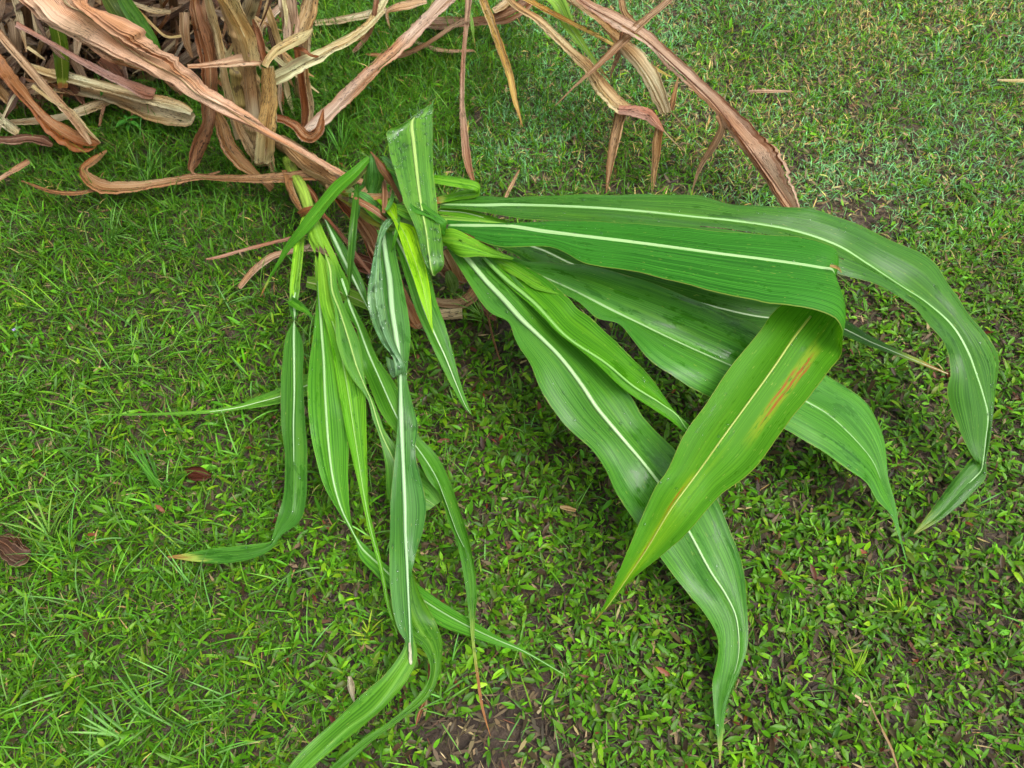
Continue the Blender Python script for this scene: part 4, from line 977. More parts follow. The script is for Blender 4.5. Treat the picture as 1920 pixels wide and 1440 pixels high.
dry(F_, [(60, 172, 10, .08), (100, 168, 10, .08), (150, 176, 8, .07), (200, 184, 4, .06)], (0.42, 0.33, 0.2))
dry(F_, [(-14, 150, 16, .12), (10, 180, 20, .10), (26, 198, 12, .08), (34, 202, 4, .07)], (0.30, 0.17, 0.07))
dry(F_, [(24, 40, 22, .20), (28, 70, 26, .17), (34, 100, 18, .13)], (0.20, 0.12, 0.07))
dry(F_, [(190, 110, 22, .15), (210, 130, 26, .12), (228, 150, 20, .09), (240, 166, 6, .06)], (0.14, 0.055, 0.03))
dry(F_, [(124, 150, 10, .10), (140, 168, 12, .08), (152, 184, 14, .06), (158, 196, 5, .05)], (0.17, 0.07, 0.035))
dry(F_, [(51, 88, 6, .16), (66, 98, 6, .15), (84, 112, 3, .13)], STRAW)
dry(F_, [(195, 196, 7, .06), (190, 216, 7, .05), (186, 236, 4, .04)], (0.28, 0.14, 0.08))
dry(F_, [(252, 185, 6, .06), (249, 205, 6, .05), (246, 226, 3, .04)], (0.40, 0.20, 0.10))
dry(F_, [(230, -4, 8, .33), (262, 22, 6, .30), (290, 50, 5, .27), (312, 68, 5, .25), (345, 67, 5, .24)], (0.38, 0.24, 0.09))
dry(F_, [(246, 4, 8, .27), (285, 18, 10, .25), (320, 22, 8, .23)], (0.40, 0.28, 0.15))

# ------------------------------------------------------------------ dead plant reaching in from the top edge
H = thing("dead_corn_plant", "dead corn plant whose long tan leaves arch in from the top edge right of centre", "corn plant", P(1010, -160, 0.0))
tube(H, [(1010, -160, 12, .0), (1008, -230, 12, .15), (1012, -310, 11, .32)], (0.35, 0.23, 0.11), M_DSTALK, nodes=(0.3, 0.7))
leaf(H, [(990, -180, 12, .20), (996, -70, 20, .26), (1010, -20, 22, .26), (1044, 0, 26, .25), (1064, 41, 24, .22), (1089, 78, 14, .19), (1117, 118, 7, .155), (1142, 150, 2, .13)], (0.22, 0.42, 0.05), tip=0.35, fold=0.25, rib=4, ribcol=(0.42, 0.55, 0.2), label="yellow green leaf among the dead ones")
dry(H, [(885, -90, 10, .26), (898, -30, 13, .24), (906, 0, 14, .22), (920, 37, 15, .195), (938, 89, 15, .16), (955, 138, 13, .125), (967, 191, 9, .09), (974, 215, 5, .075), (980, 238, 1, .06)], (0.46, 0.26, 0.07), fold=0.35, label="narrow yellow orange blade hanging from the top edge")
dry(H, [(930, -60, 8, .30), (957, 0, 13, .27), (1015, 41, 14, .25), (1064, 89, 17, .225), (1107, 130, 22, .20), (1132, 166, 30, .18), (1160, 195, 30, .165), (1182, 207, 20, .16)], (0.42, 0.26, 0.12), rib=3, ribcol=(0.45, 0.3, 0.15), fold=0.15)
dry(H, [(1160, 205, 14, .165), (1190, 209, 18, .165), (1216, 217, 22, .158), (1236, 236, 12, .148), (1244, 246, 4, .14)], (0.40, 0.19, 0.13), fold=-0.2, bow=0.3)
dry(H, [(1166, 206, 24, .16), (1156, 245, 21, .12), (1147, 290, 16, .08), (1140, 335, 8, .04), (1137, 362, 2, .02)], (0.30, 0.14, 0.06), fold=0.3)
dry(H, [(1236, 238, 15, .145), (1232, 270, 17, .11), (1229, 305, 13, .07), (1224, 345, 7, .035), (1222, 364, 2, .02)], (0.30, 0.15, 0.06), fold=0.3)
dry(H, [(1243, 244, 2, .14), (1262, 264, 2, .11), (1282, 282, 1, .08)], TAN, step=0.012)
dry(H, [(955, -20, 8, .28), (991, 0, 10, .265), (1044, 28, 10, .24), (1097, 55, 8, .215), (1146, 81, 6, .19), (1190, 104, 6, .165), (1227, 127, 7, .145), (1260, 145, 2, .13)], (0.44, 0.28, 0.06), fold=0.3)
dry(H, [(1040, -50, 1046, -40, 1052, -30, .28), (1089, 0, 1074, 4, 1064, 2, .27), (1146, 41, 1126, 46, 1113, 34, .25), (1168, 66, 1154, 70, 1146, 70, .235), (1207, 93, 1190, 104, 1174, 106, .215), (1235, 134, 1220, 146, 1207, 154, .185), (1253, 183, 1242, 190, 1227, 195, .155), (1260, 207, 1250, 212, 1238, 214, .145)], (0.48, 0.33, 0.18), rib=3, ribcol=STRAW, fold=0.1, label="flat straw coloured blade with a square broken end")
dry(H, [(1258, 206, 12, .145), (1264, 180, 9, .15), (1272, 142, 2, .155)], (0.40, 0.24, 0.12))
dry(H, [(1256, 208, 2, .14), (1270, 222, 2, .12), (1282, 236, 1, .10)], TAN, step=0.012)
dry(H, [(1070, -40, 1066, -30, 1062, -24, .32), (1101, -4, 1094, 2, 1086, 6, .31), (1158, 24, 1154, 34, 1150, 46, .30), (1211, 53, 1206, 66, 1210, 82, .285), (1267, 102, 1256, 112, 1250, 122, .265), (1349, 175, 1334, 184, 1320, 188, .225), (1410, 232, 1382, 240, 1352, 224, .19), (1467, 288, 1420, 290, 1389, 276, .155), (1484, 336, 1452, 340, 1430, 333, .12), (1500, 388, 1486, 392, 1467, 390, .085), (1510, 420, 1502, 424, 1494, 424, .06), (1512, 450, 1511, 450, 1510, 450, .04)],
    (0.42, 0.24, 0.155), rib=5, ribcol=(0.22, 0.10, 0.06), fold=0.2, label="long pinkish dead leaf running down behind the big green leaves")
dry(H, [(1346, 216, 10, .205), (1354, 240, 14, .18), (1339, 272, 14, .14), (1313, 313, 8, .085), (1296, 362, 1, .03)], (0.30, 0.16, 0.085), fold=0.35)
dry(H, [(1290, -50, 12, .36), (1251, 0, 14, .33), (1207, 38, 15, .30), (1166, 77, 15, .27), (1125, 118, 10, .235), (1081, 158, 5, .20), (1040, 199, 1, .165)], (0.26, 0.13, 0.06), fold=0.4, label="thin brown blade crossing over the others")
dry(H, [(1168, 60, 10, .255), (1160, 100, 10, .21), (1150, 125, 6, .18), (1143, 150, 1, .15)], (0.28, 0.13, 0.07), fold=0.3)
dry(H, [(1160, -30, 12, .2), (1166, 0, 13, .18), (1172, 24, 14, .16), (1192, 44, 8, .14)], (0.34, 0.20, 0.10), fold=0.3)
dry(H, [(1014, -30, 16, .14), (985, 4, 24, .12), (955, 24, 24, .10), (920, 36, 20, .08), (880, 40, 18, .06), (840, 40, 22, .05), (795, 42, 20, .05), (770, 50, 8, .045)], (0.20, 0.095, 0.05), fold=0.1, label="dark brown dead leaf lying along the top edge")
dry(H, [(965, -14, 10, .12), (945, 6, 18, .11), (925, 20, 10, .10)], (0.48, 0.36, 0.22))
dry(H, [(880, -50, 10, .26), (878, 0, 12, .22), (876, 30, 10, .19), (871, 81, 8, .145), (867, 140, 9, .095), (866, 183, 9, .06), (868, 220, 12, .045), (872, 264, 15, .04), (878, 310, 14, .04), (888, 342, 6, .036)], (0.34, 0.17, 0.10), fold=0.4, label="narrow dead strip hanging straight down behind the wet upright leaf")
dry(H, [(880, 34, 9, .19), (850, 48, 9, .16), (815, 72, 8, .12), (780, 92, 9, .08), (745, 104, 9, .055), (705, 102, 7, .045), (685, 101, 3, .04)], (0.34, 0.19, 0.11), fold=0.3)
leaf(H, [(878, 16, 4, .2), (884, 40, 7, .18), (887, 60, 5, .16), (888, 82, 1, .13)], (0.16, 0.30, 0.05), rib=0, tip=0.0)

# ------------------------------------------------------------------ loose dead leaves and scraps, each a thing of its own
def loose(name, label, st, col, cat="dead leaf", group=None, **k):
    return dry(None, st, col, name=name, top=(label, cat, group), **k)


loose("dead_leaf", "long straight pinkish tan dead leaf slanting down from the top edge to the rust hook", [(870, -34, 22, .16), (830, 4, 24, .15), (760, 74, 24, .13), (700, 128, 25, .115), (645, 182, 26, .10), (600, 224, 26, .085), (560, 258, 16, .07)], (0.42, 0.25, 0.17), rib=4, ribcol=(0.46, 0.32, 0.2), fold=0.35)
loose("dead_leaf", "narrow straw leaf slanting up right to the top edge beside the slanting pink leaf", [(600, 96, 8, .10), (650, 72, 12, .11), (688, 46, 15, .12), (708, 20, 15, .13), (725, -10, 12, .14), (740, -40, 8, .15)], (0.44, 0.34, 0.17), fold=0.3)
loose("dead_leaf", "pale tan leaf lying flat against the top edge left of the slanting pink leaf", [(590, 42, 10, .04), (640, 36, 14, .045), (690, 26, 14, .05), (725, 18, 10, .05)], (0.42, 0.31, 0.18), fold=0.25)
loose("dead_leaf", "small tan leaf bent at right angles near the top edge at centre", [(800, 2, 8, .07), (765, 8, 16, .075), (740, 14, 14, .075), (726, 22, 7, .07), (727, 38, 5, .055), (731, 54, 2, .04)], (0.42, 0.27, 0.16), fold=0.15)
loose("dead_leaf", "reddish strip standing beside the straw leaf at the top edge", [(706, -10, 10, .17), (702, 26, 9, .13), (696, 56, 7, .08), (678, 80, 10, .045), (660, 98, 6, .035)], (0.26, 0.12, 0.065), fold=0.35)
loose("dead_leaf", "short brown blade ending in the grass under the straw leaf", [(688, 64, 6, .06), (668, 72, 8, .045), (656, 80, 3, .04)], (0.34, 0.19, 0.08))
loose("dead_leaf", "thin tan strip lying across the grass left of the hanging strip", [(770, 74, 5, .04), (795, 84, 7, .04), (820, 92, 8, .04), (850, 95, 7, .036), (890, 94, 4, .03)], (0.36, 0.22, 0.13), fold=0.3)
loose("dead_leaf", "dark brown curled leaf at the left edge below the rust orange blade", [(-20, 262, 14, .04), (20, 262, 14, .045), (48, 258, 16, .05), (78, 262, 22, .055), (98, 272, 8, .05)], (0.14, 0.055, 0.03), fold=0.35, ripple=0.006)
loose("dead_leaf", "stiff straw piece cut off square at the left edge", [(-25, 200, 18, .06), (0, 222, 19, .055), (20, 238, 18, .05), (33, 248, 15, .046)], (0.52, 0.41, 0.24), fold=0.3)
loose("dead_leaf", "lone tan scrap on the grass at the left edge", [(-16, 342, 8, .035), (10, 328, 9, .038), (34, 313, 12, .04), (54, 302, 9, .045)], (0.36, 0.22, 0.14), fold=0.35)
loose("dead_leaf", "thin reddish strip on the grass left of the side shoot", [(386, 486, 3, .034), (412, 481, 6, .036), (450, 470, 6, .04), (500, 457, 7, .045), (556, 444, 7, .05)], (0.34, 0.16, 0.10), fold=0.3)
loose("dead_leaf", "curved tan leaf on the grass under the side shoot", [(448, 539, 9, .034), (476, 506, 12, .038), (510, 480, 14, .042), (545, 470, 12, .045), (585, 464, 12, .05), (630, 480, 10, .05)], (0.36, 0.22, 0.14), fold=0.35)
loose("dead_leaf", "tan dead leaf bending round beneath the mouth of the big green bunch", [(780, 560, 12, .04), (818, 566, 17, .045), (845, 568, 19, .05), (870, 564, 22, .055), (888, 550, 26, .055), (898, 532, 20, .06), (905, 510, 14, .07)], (0.36, 0.21, 0.12), fold=0.2)
loose("dead_leaf", "rolled tan leaf end like a short tube under the big green bunch", [(812, 586, 12, .045), (826, 590, 17, .05), (848, 589, 18, .052), (867, 588, 17, .052)], (0.48, 0.30, 0.17), fold=-0.5, bow=0.6)
loose("dead_leaf", "reddish brown dead leaf in the shade below the upright wet leaf", [(826, 500, 20, .05), (842, 512, 26, .055), (860, 520, 22, .055), (876, 526, 10, .05)], (0.19, 0.075, 0.032), fold=0.3)
loose("dead_leaf", "striped dead leaf end standing behind the mouth of the bunch", [(834, 470, 22, .11), (846, 490, 26, .09), (856, 512, 24, .07), (864, 534, 12, .05)], (0.30, 0.17, 0.08), fold=0.3)
loose("dead_leaf", "pink brown scrap on the grass under the widest green leaf", [(896, 566, 10, .035), (910, 580, 16, .036), (922, 592, 14, .036), (930, 600, 6, .034)], (0.20, 0.075, 0.06), fold=0.3)
leafx = leaf(None, [(840, 508, 10, .09), (846, 525, 24, .075), (850, 540, 20, .055), (848, 552, 3, .045)], (0.08, 0.15, 0.03), rib=0, tip=0.2, top=("small dull green leaf standing in the shade under the bunch", "leaf"), name="corn_leaf")
loose("dry_stem", "thin reddish dry stem leaning in the grass below the widest green leaf", [(912, 580, 4, .10), (918, 606, 4, .08), (926, 640, 4, .06), (938, 676, 3, .03)], (0.26, 0.12, 0.06), cat="stem", fold=0.3, step=0.012)
loose("dead_leaf", "short tan spike standing in the grass above the top green leaf", [(974, 318, 2, .06), (966, 334, 5, .05), (955, 354, 7, .04), (947, 372, 6, .03)], (0.40, 0.22, 0.11))
loose("dead_leaf", "red brown leaf half buried in grass left of the drooping leaves", [(345, 884, 8, .014), (362, 886, 26, .018), (380, 890, 24, .018), (396, 892, 6, .014)], (0.075, 0.018, 0.008), fold=0.1, ragged=0.15)
loose("dead_leaf", "tan chip lying on the turf right of centre", [(1050, 950, 4, .03), (1062, 952, 9, .032), (1080, 957, 6, .03)], (0.42, 0.28, 0.14), cat="dead leaf")
loose("dead_leaf", "cupped dark brown round leaf at the left edge", [(-8, 1012, 20, .022), (8, 1020, 44, .030, .008), (26, 1034, 56, .034), (44, 1040, 34, .032, -.006), (58, 1034, 5, .028)], (0.085, 0.038, 0.022), cat="dead leaf", fold=0.2, ripple=0.006, crumple=0.0025, ragged=0.14, rib=4, ribcol=(0.2, 0.1, 0.06))
loose("twig", "short reddish twig lying on the grass near the top right", [(1404, 171, 4, .035), (1430, 171, 5, .036), (1455, 171, 5, .036), (1484, 171, 3, .035)], (0.34, 0.18, 0.10), cat="twig", fold=-0.5)
loose("straw_stem", "pale straw stem at the right edge near the top", [(1870, 150, 3, .035), (1895, 151, 5, .036), (1925, 151, 6, .036), (1960, 150, 6, .036)], (0.52, 0.40, 0.20), cat="straw", fold=-0.5)
loose("straw_stem", "thin tan straw upright in the grass at lower right", [(1628, 1312, 3, .04), (1650, 1360, 4, .04), (1670, 1400, 5, .04), (1684, 1442, 4, .04)], (0.34, 0.24, 0.13), cat="straw", fold=-0.4)
loose("dead_leaf", "pale papery scrap on the bare soil at bottom centre", [(655, 1268, 6, .012), (658, 1285, 14, .014), (660, 1300, 10, .014), (664, 1316, 3, .012)], (0.45, 0.36, 0.24))
loose("dead_leaf", "brown sliver under the tail of the drooping leaf", [(804, 1244, 4, .03), (806, 1266, 7, .034), (800, 1300, 6, .03), (784, 1346, 7, .024), (780, 1360, 2, .02)], (0.22, 0.09, 0.04))
# ------------------------------------------------------------------ the lawn: carpet grass, finer grasses and dead litter
def fbm(x, y, seed, base=2.0, octs=4):
    r = np.random.default_rng(seed)
    out = np.zeros_like(x); amp = 1.0; tot = 0
    for k in range(octs):
        for _ in range(3):
            a = r.uniform(0, 6.283); f = base * (2 ** k) * r.uniform(0.8, 1.25)
            out += amp * np.sin((x * math.cos(a) + y * math.sin(a)) * f + r.uniform(0, 6.283))
            tot += amp
        amp *= 0.62
    return out / tot * 2.0          # about -1..1


def sst(v, a, b):
    t = np.clip((v - a) / (b - a), 0, 1)
    return t * t * (3 - 2 * t)


def blades(name, label, base, yaw, pitch, curl, length, width, col, mat, rows, prof, cols=2, vee=0.25, roll=None, cat=None):
    """one mesh of many blades. base (N,3); pitch = elevation at the foot; curl = how much it droops by the tip"""
    N = len(base)
    t = np.linspace(0, 1, rows + 1)
    el = pitch[:, None] - curl[:, None] * t[None, :] ** 1.2
    dl = length[:, None] / rows
    hx = np.concatenate([np.zeros((N, 1)), np.cumsum(np.cos((el[:, 1:] + el[:, :-1]) / 2) * dl, 1)], 1)
    hz = np.concatenate([np.zeros((N, 1)), np.cumsum(np.sin((el[:, 1:] + el[:, :-1]) / 2) * dl, 1)], 1)
    cy, sy = np.cos(yaw)[:, None], np.sin(yaw)[:, None]
    ctr = np.stack([base[:, 0:1] + hx * cy, base[:, 1:2] + hx * sy, np.maximum(base[:, 2:3] + hz, base[:, 2:3] - 0.002)], -1)
    pw = np.interp(t, prof[0], prof[1])
    half = width[:, None] * 0.5 * pw[None, :]
    rl = np.zeros(N) if roll is None else roll
    side = np.stack([-np.sin(yaw) * np.cos(rl), np.cos(yaw) * np.cos(rl), np.sin(rl)], -1)[:, None, :]
    if cols == 2:
        up = np.stack([-np.sin(el) * cy, -np.sin(el) * sy, np.cos(el)], -1)
        lift = (half * vee)[..., None] * up
        V = np.stack([ctr - side * half[..., None] + lift, ctr, ctr + side * half[..., None] + lift], 2)
    else:
        V = np.stack([ctr - side * half[..., None], ctr + side * half[..., None]], 2)
    k = cols + 1
    nv = (rows + 1) * k
    idx = []
    for i in range(rows):
        for j in range(cols):
            a = i * k + j
            idx.append((a, a + 1, a + k + 1, a + k))
    idx = np.array(idx)
    F = (np.arange(N)[:, None, None] * nv + idx[None]).reshape(-1, 4)
    V = V.reshape(-1, 3).astype(np.float32)
    me = bpy.data.meshes.new(name)
    me.vertices.add(len(V)); me.vertices.foreach_set("co", V.ravel())
    me.loops.add(F.size); me.loops.foreach_set("vertex_index", F.ravel().astype(np.int32))
    me.polygons.add(len(F)); me.polygons.foreach_set("loop_start", np.arange(0, F.size, 4, dtype=np.int32))
    me.polygons.foreach_set("use_smooth", np.ones(len(F), bool))
    me.update(calc_edges=True)
    ca = me.attributes.new("blade_colour", 'FLOAT_COLOR', 'POINT')
    c4 = np.ones((N, nv, 4), np.float32); c4[:, :, :3] = np.clip(col * GAIN, 0, 1)[:, None, :]
    ca.data.foreach_set("color", c4.ravel())
    me.materials.append(mat)
    o = bpy.data.objects.new(name, me); C.objects.link(o)
    o["kind"] = "stuff"; o["label"] = label; o["category"] = cat or "grass"
    return o


rng = np.random.default_rng(42)
GAIN = np.array((1.02, 0.92, 0.31))
X0, X1, Y0, Y1 = -2.0, 2.0, -0.05, 2.75


def scatter(n):
    x = rng.uniform(X0, X1, n); y = rng.uniform(Y0, Y1, n)
    keep = np.abs(x) < 0.90 + 0.39 * np.clip(y, 0, 3)          # the wedge the lens and a step aside can see
    return x[keep], y[keep]


def zones(x, y):
    """how much carpet grass, fine grass, straw, bare soil there is at a place"""
    n1, n2, n3 = fbm(x, y, 1, 2.2), fbm(x, y, 2, 3.4), fbm(x, y, 5, 6.5, 3)
    right = sst(x + 0.30 * n1 + 0.15, -0.30, 0.35)
    near = 1 - sst(y + 0.18 * n1 - 0.12 * x, 0.95, 1.45)
    edge = sst(x - 0.25 * y + 0.1 * n2, 0.30, 0.75)
    carpet = np.clip(near * (0.20 + 0.70 * right - 0.22 * edge * right) + 0.20 * (1 - near) * sst(n2, 0, 0.6), 0, 1)
    far = sst(y + 0.2 * n2 + 0.25 * x, 1.15, 1.8)
    straw = np.clip(far * right * (0.75 + 0.5 * n2), 0, 1)
    lush = np.clip((1 - right) * (0.75 + 0.35 * n2) + 0.25 * far * (1 - right), 0, 1)
    bare = sst(n3 + 0.45 * n1 - 0.7 * (1 - right), 0.74, 1.1)
    return carpet, straw, lush, bare, right, near, far


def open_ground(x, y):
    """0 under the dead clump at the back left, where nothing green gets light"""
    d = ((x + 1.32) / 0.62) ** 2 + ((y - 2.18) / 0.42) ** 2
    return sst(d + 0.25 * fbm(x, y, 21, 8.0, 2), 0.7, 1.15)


def foot(x, y, z=0.0):
    return np.stack([x, y, ground_height(x, y) - 0.011 + z], -1)


def jit(base, n, s=0.2, hs=0.1):
    c = np.tile(np.array(base, float), (n, 1))
    c *= np.exp(rng.normal(0, s, (n, 1)))
    c *= np.exp(rng.normal(0, hs, (n, 3)))
    return c


def pick(pal, w, n):
    i = rng.choice(len(pal), n, p=np.array(w) / sum(w))
    return np.array(pal, float)[i] * np.exp(rng.normal(0, 0.25, (n, 1))) * np.exp(rng.normal(0, 0.07, (n, 3)))


LEAFP = ([0, 0.12, 0.35, 0.65, 0.88, 1], [0.40, 0.78, 1, 0.97, 0.66, 0.06])
BLADEP = ([0, 0.3, 0.7, 1], [0.8, 1, 0.7, 0.05])

# dead litter under everything
x, y = scatter(150000)
ca, stw, lu, ba, ri, ne, fa = zones(x, y)
k = rng.random(len(x)) < np.clip(0.55 + 0.3 * ca + 0.3 * stw - 0.3 * lu, 0.1, 1)
x, y, stw = x[k], y[k], stw[k]; n = len(x)
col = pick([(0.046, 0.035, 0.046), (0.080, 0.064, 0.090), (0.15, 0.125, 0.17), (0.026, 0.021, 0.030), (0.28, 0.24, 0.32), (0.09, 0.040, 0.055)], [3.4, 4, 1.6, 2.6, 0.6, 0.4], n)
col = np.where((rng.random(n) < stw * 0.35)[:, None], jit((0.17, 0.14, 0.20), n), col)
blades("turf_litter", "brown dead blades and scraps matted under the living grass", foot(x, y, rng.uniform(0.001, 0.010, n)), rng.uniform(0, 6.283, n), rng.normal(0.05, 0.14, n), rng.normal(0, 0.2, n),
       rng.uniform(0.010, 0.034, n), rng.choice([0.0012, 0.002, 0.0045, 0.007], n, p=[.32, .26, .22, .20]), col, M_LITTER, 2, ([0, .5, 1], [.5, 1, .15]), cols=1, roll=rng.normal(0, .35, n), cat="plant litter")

# brown straps matted under the dead clump, coloured dark to deepen its shade
n = 5200
x = rng.normal(-1.30, 0.36, n); y = rng.normal(2.20, 0.26, n)
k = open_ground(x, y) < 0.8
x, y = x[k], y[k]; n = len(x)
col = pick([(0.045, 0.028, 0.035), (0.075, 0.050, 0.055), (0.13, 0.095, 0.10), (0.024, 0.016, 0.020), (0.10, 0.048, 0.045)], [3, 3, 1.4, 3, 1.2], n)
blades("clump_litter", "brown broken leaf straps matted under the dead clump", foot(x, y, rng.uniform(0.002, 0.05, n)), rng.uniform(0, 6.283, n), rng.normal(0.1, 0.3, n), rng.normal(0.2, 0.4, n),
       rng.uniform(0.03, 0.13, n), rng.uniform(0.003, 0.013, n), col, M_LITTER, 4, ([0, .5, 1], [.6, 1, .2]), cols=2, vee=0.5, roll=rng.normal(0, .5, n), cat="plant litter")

# carpet grass: short rosettes of broad blunt blades
x, y = scatter(56000)
ca, stw, lu, ba, ri, ne, fa = zones(x, y)
k = rng.random(len(x)) < np.clip(0.86 * ca * (1 - 0.85 * ba), 0.02, 1) * open_ground(x, y)
x, y, ri_, ba_ = x[k], y[k], ri[k], ba[k]
m = rng.integers(4, 8, len(x))
xi = np.repeat(np.arange(len(x)), m); n = len(xi)
yaw = rng.uniform(0, 6.283, len(x))[xi] + rng.normal(0, 0.35, n) + (np.concatenate([np.arange(q) for q in m]) * 6.283 / m[xi])
off = rng.uniform(0.0, 0.007, n)
bx, by = x[xi] + np.cos(yaw) * off, y[xi] + np.sin(yaw) * off
tone = np.exp(rng.normal(0, 0.16, len(x)))[xi]
col = pick([(0.065, 0.205, 0.018), (0.090, 0.250, 0.020), (0.042, 0.140, 0.016), (0.125, 0.270, 0.022), (0.060, 0.110, 0.040), (0.055, 0.042, 0.055), (0.11, 0.035, 0.045)], [4, 3.0, 3, 0.9, 1.2, 1.5, 0.12], n) * tone[:, None]
ln = rng.gamma(7.0, 0.00235, n).clip(0.008, 0.034)
blades("carpet_grass", "short broad bladed carpet grass forming rosettes across the lawn", foot(bx, by, rng.uniform(0.002, 0.013, n)), yaw, np.clip(rng.normal(0.40, 0.30, n), -0.1, 1.3), rng.normal(0.5, 0.35, n),
       ln, np.clip(ln * rng.normal(0.31, 0.075, n), 0.0028, 0.0088), col, M_BROAD, 3, LEAFP, cols=2, vee=0.32, roll=rng.normal(0, 0.28, n))

# fine short grass everywhere, thick at the left and the back
x, y = scatter(290000)
ca, stw, lu, ba, ri, ne, fa = zones(x, y)
k = rng.random(len(x)) < np.clip(0.26 + 0.75 * lu + 0.90 * fa - 0.08 * ca, 0.2, 0.98) * (1 - 0.8 * ba * (1 - 0.4 * lu)) * open_ground(x, y)
x, y, stw, lu, fa, ri = x[k], y[k], stw[k], lu[k], fa[k], ri[k]; n = len(x)
cl = fbm(x, y, 9, 7.0, 3)
x = x + 0.012 * np.sin(40 * y + 6 * cl); y = y + 0.012 * np.sin(37 * x)
col = pick([(0.050, 0.165, 0.018), (0.075, 0.215, 0.022), (0.032, 0.110, 0.016), (0.115, 0.225, 0.024)], [4, 3, 3, 1.2], n)
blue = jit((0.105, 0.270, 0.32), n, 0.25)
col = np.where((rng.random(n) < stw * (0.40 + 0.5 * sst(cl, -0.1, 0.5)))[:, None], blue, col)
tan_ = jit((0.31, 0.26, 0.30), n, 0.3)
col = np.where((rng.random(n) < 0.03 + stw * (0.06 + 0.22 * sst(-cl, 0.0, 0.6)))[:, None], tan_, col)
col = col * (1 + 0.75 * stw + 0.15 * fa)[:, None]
ln = rng.uniform(0.014, 0.040, n) * (1 + 0.75 * lu * sst(y, 0.9, 1.5)) * (1 - 0.18 * stw)
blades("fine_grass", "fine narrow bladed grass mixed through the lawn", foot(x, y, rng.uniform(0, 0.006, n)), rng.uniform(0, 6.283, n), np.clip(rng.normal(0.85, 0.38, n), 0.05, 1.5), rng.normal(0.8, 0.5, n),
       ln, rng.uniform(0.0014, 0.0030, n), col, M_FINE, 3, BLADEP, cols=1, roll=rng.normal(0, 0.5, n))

# medium blades with a broader leaf at the left, among the carpet
x, y = scatter(62000)
ca, stw, lu, ba, ri, ne, fa = zones(x, y)
k = rng.random(len(x)) < np.clip(0.85 * lu * (0.35 + ne) + 0.07, 0, 1) * (1 - 0.7 * ba) * open_ground(x, y)
x, y = x[k], y[k]; n = len(x)
col = pick([(0.060, 0.200, 0.020), (0.085, 0.250, 0.022), (0.040, 0.140, 0.018), (0.130, 0.280, 0.022)], [4, 3.2, 2.6, 1.2], n)
ln = rng.uniform(0.018, 0.046, n)
blades("broad_lawn_grass", "medium green lawn blades thick on the left side", foot(x, y, rng.uniform(0, 0.008, n)), rng.uniform(0, 6.283, n), np.clip(rng.normal(0.62, 0.32, n), 0, 1.4), rng.normal(0.7, 0.4, n),
       ln, ln * rng.uniform(0.08, 0.17, n), col, M_BROAD, 4, LEAFP, cols=2, vee=0.3, roll=rng.normal(0, 0.35, n))

# long arching blades in loose tufts
x, y = scatter(5200)
ca, stw, lu, ba, ri, ne, fa = zones(x, y)
k = rng.random(len(x)) < np.clip(0.75 * lu + 0.14 * ne + 0.08, 0, 1) * open_ground(x, y)
x, y, lu = x[k], y[k], lu[k]
m = rng.integers(2, 7, len(x)); xi = np.repeat(np.arange(len(x)), m); n = len(xi)
col = pick([(0.105, 0.270, 0.17), (0.115, 0.300, 0.13), (0.085, 0.260, 0.045), (0.135, 0.330, 0.06)], [3, 2.5, 3, 1], n)
blades("long_grass", "long arching bluish green blades rising through the lawn", foot(x[xi] + rng.normal(0, .006, n), y[xi] + rng.normal(0, .006, n)), rng.uniform(0, 6.283, n), np.clip(rng.normal(0.85, 0.3, n), 0.15, 1.45), rng.normal(0.95, 0.45, n),
       rng.uniform(0.05, 0.115, n) * (0.7 + 0.4 * lu[xi]), rng.uniform(0.0016, 0.0032, n), col, M_FINE, 6, BLADEP, cols=2, vee=0.35, roll=rng.normal(0, 0.3, n))

# tall dark grass crowding the foot of the dead plants
n = 9000
x = rng.normal(-0.62, 0.55, n); y = rng.normal(1.78, 0.36, n)
k = (x < 0.42) & (y > 1.15) & (np.abs(x) < 2.1) & (rng.random(n) < open_ground(x, y))
x, y = x[k], y[k]; n = len(x)
col = pick([(0.040, 0.150, 0.022), (0.060, 0.195, 0.030), (0.028, 0.105, 0.018), (0.075, 0.200, 0.065)], [4, 3, 3, 1.4], n)
blades("tall_grass", "taller dark green grass around the foot of the dead plants", foot(x, y), rng.uniform(0, 6.283, n), np.clip(rng.normal(1.1, 0.28, n), 0.3, 1.5), rng.normal(0.85, 0.4, n),
       rng.uniform(0.045, 0.115, n), rng.uniform(0.0016, 0.0034, n), col, M_FINE, 5, BLADEP, cols=1, roll=rng.normal(0, 0.5, n))


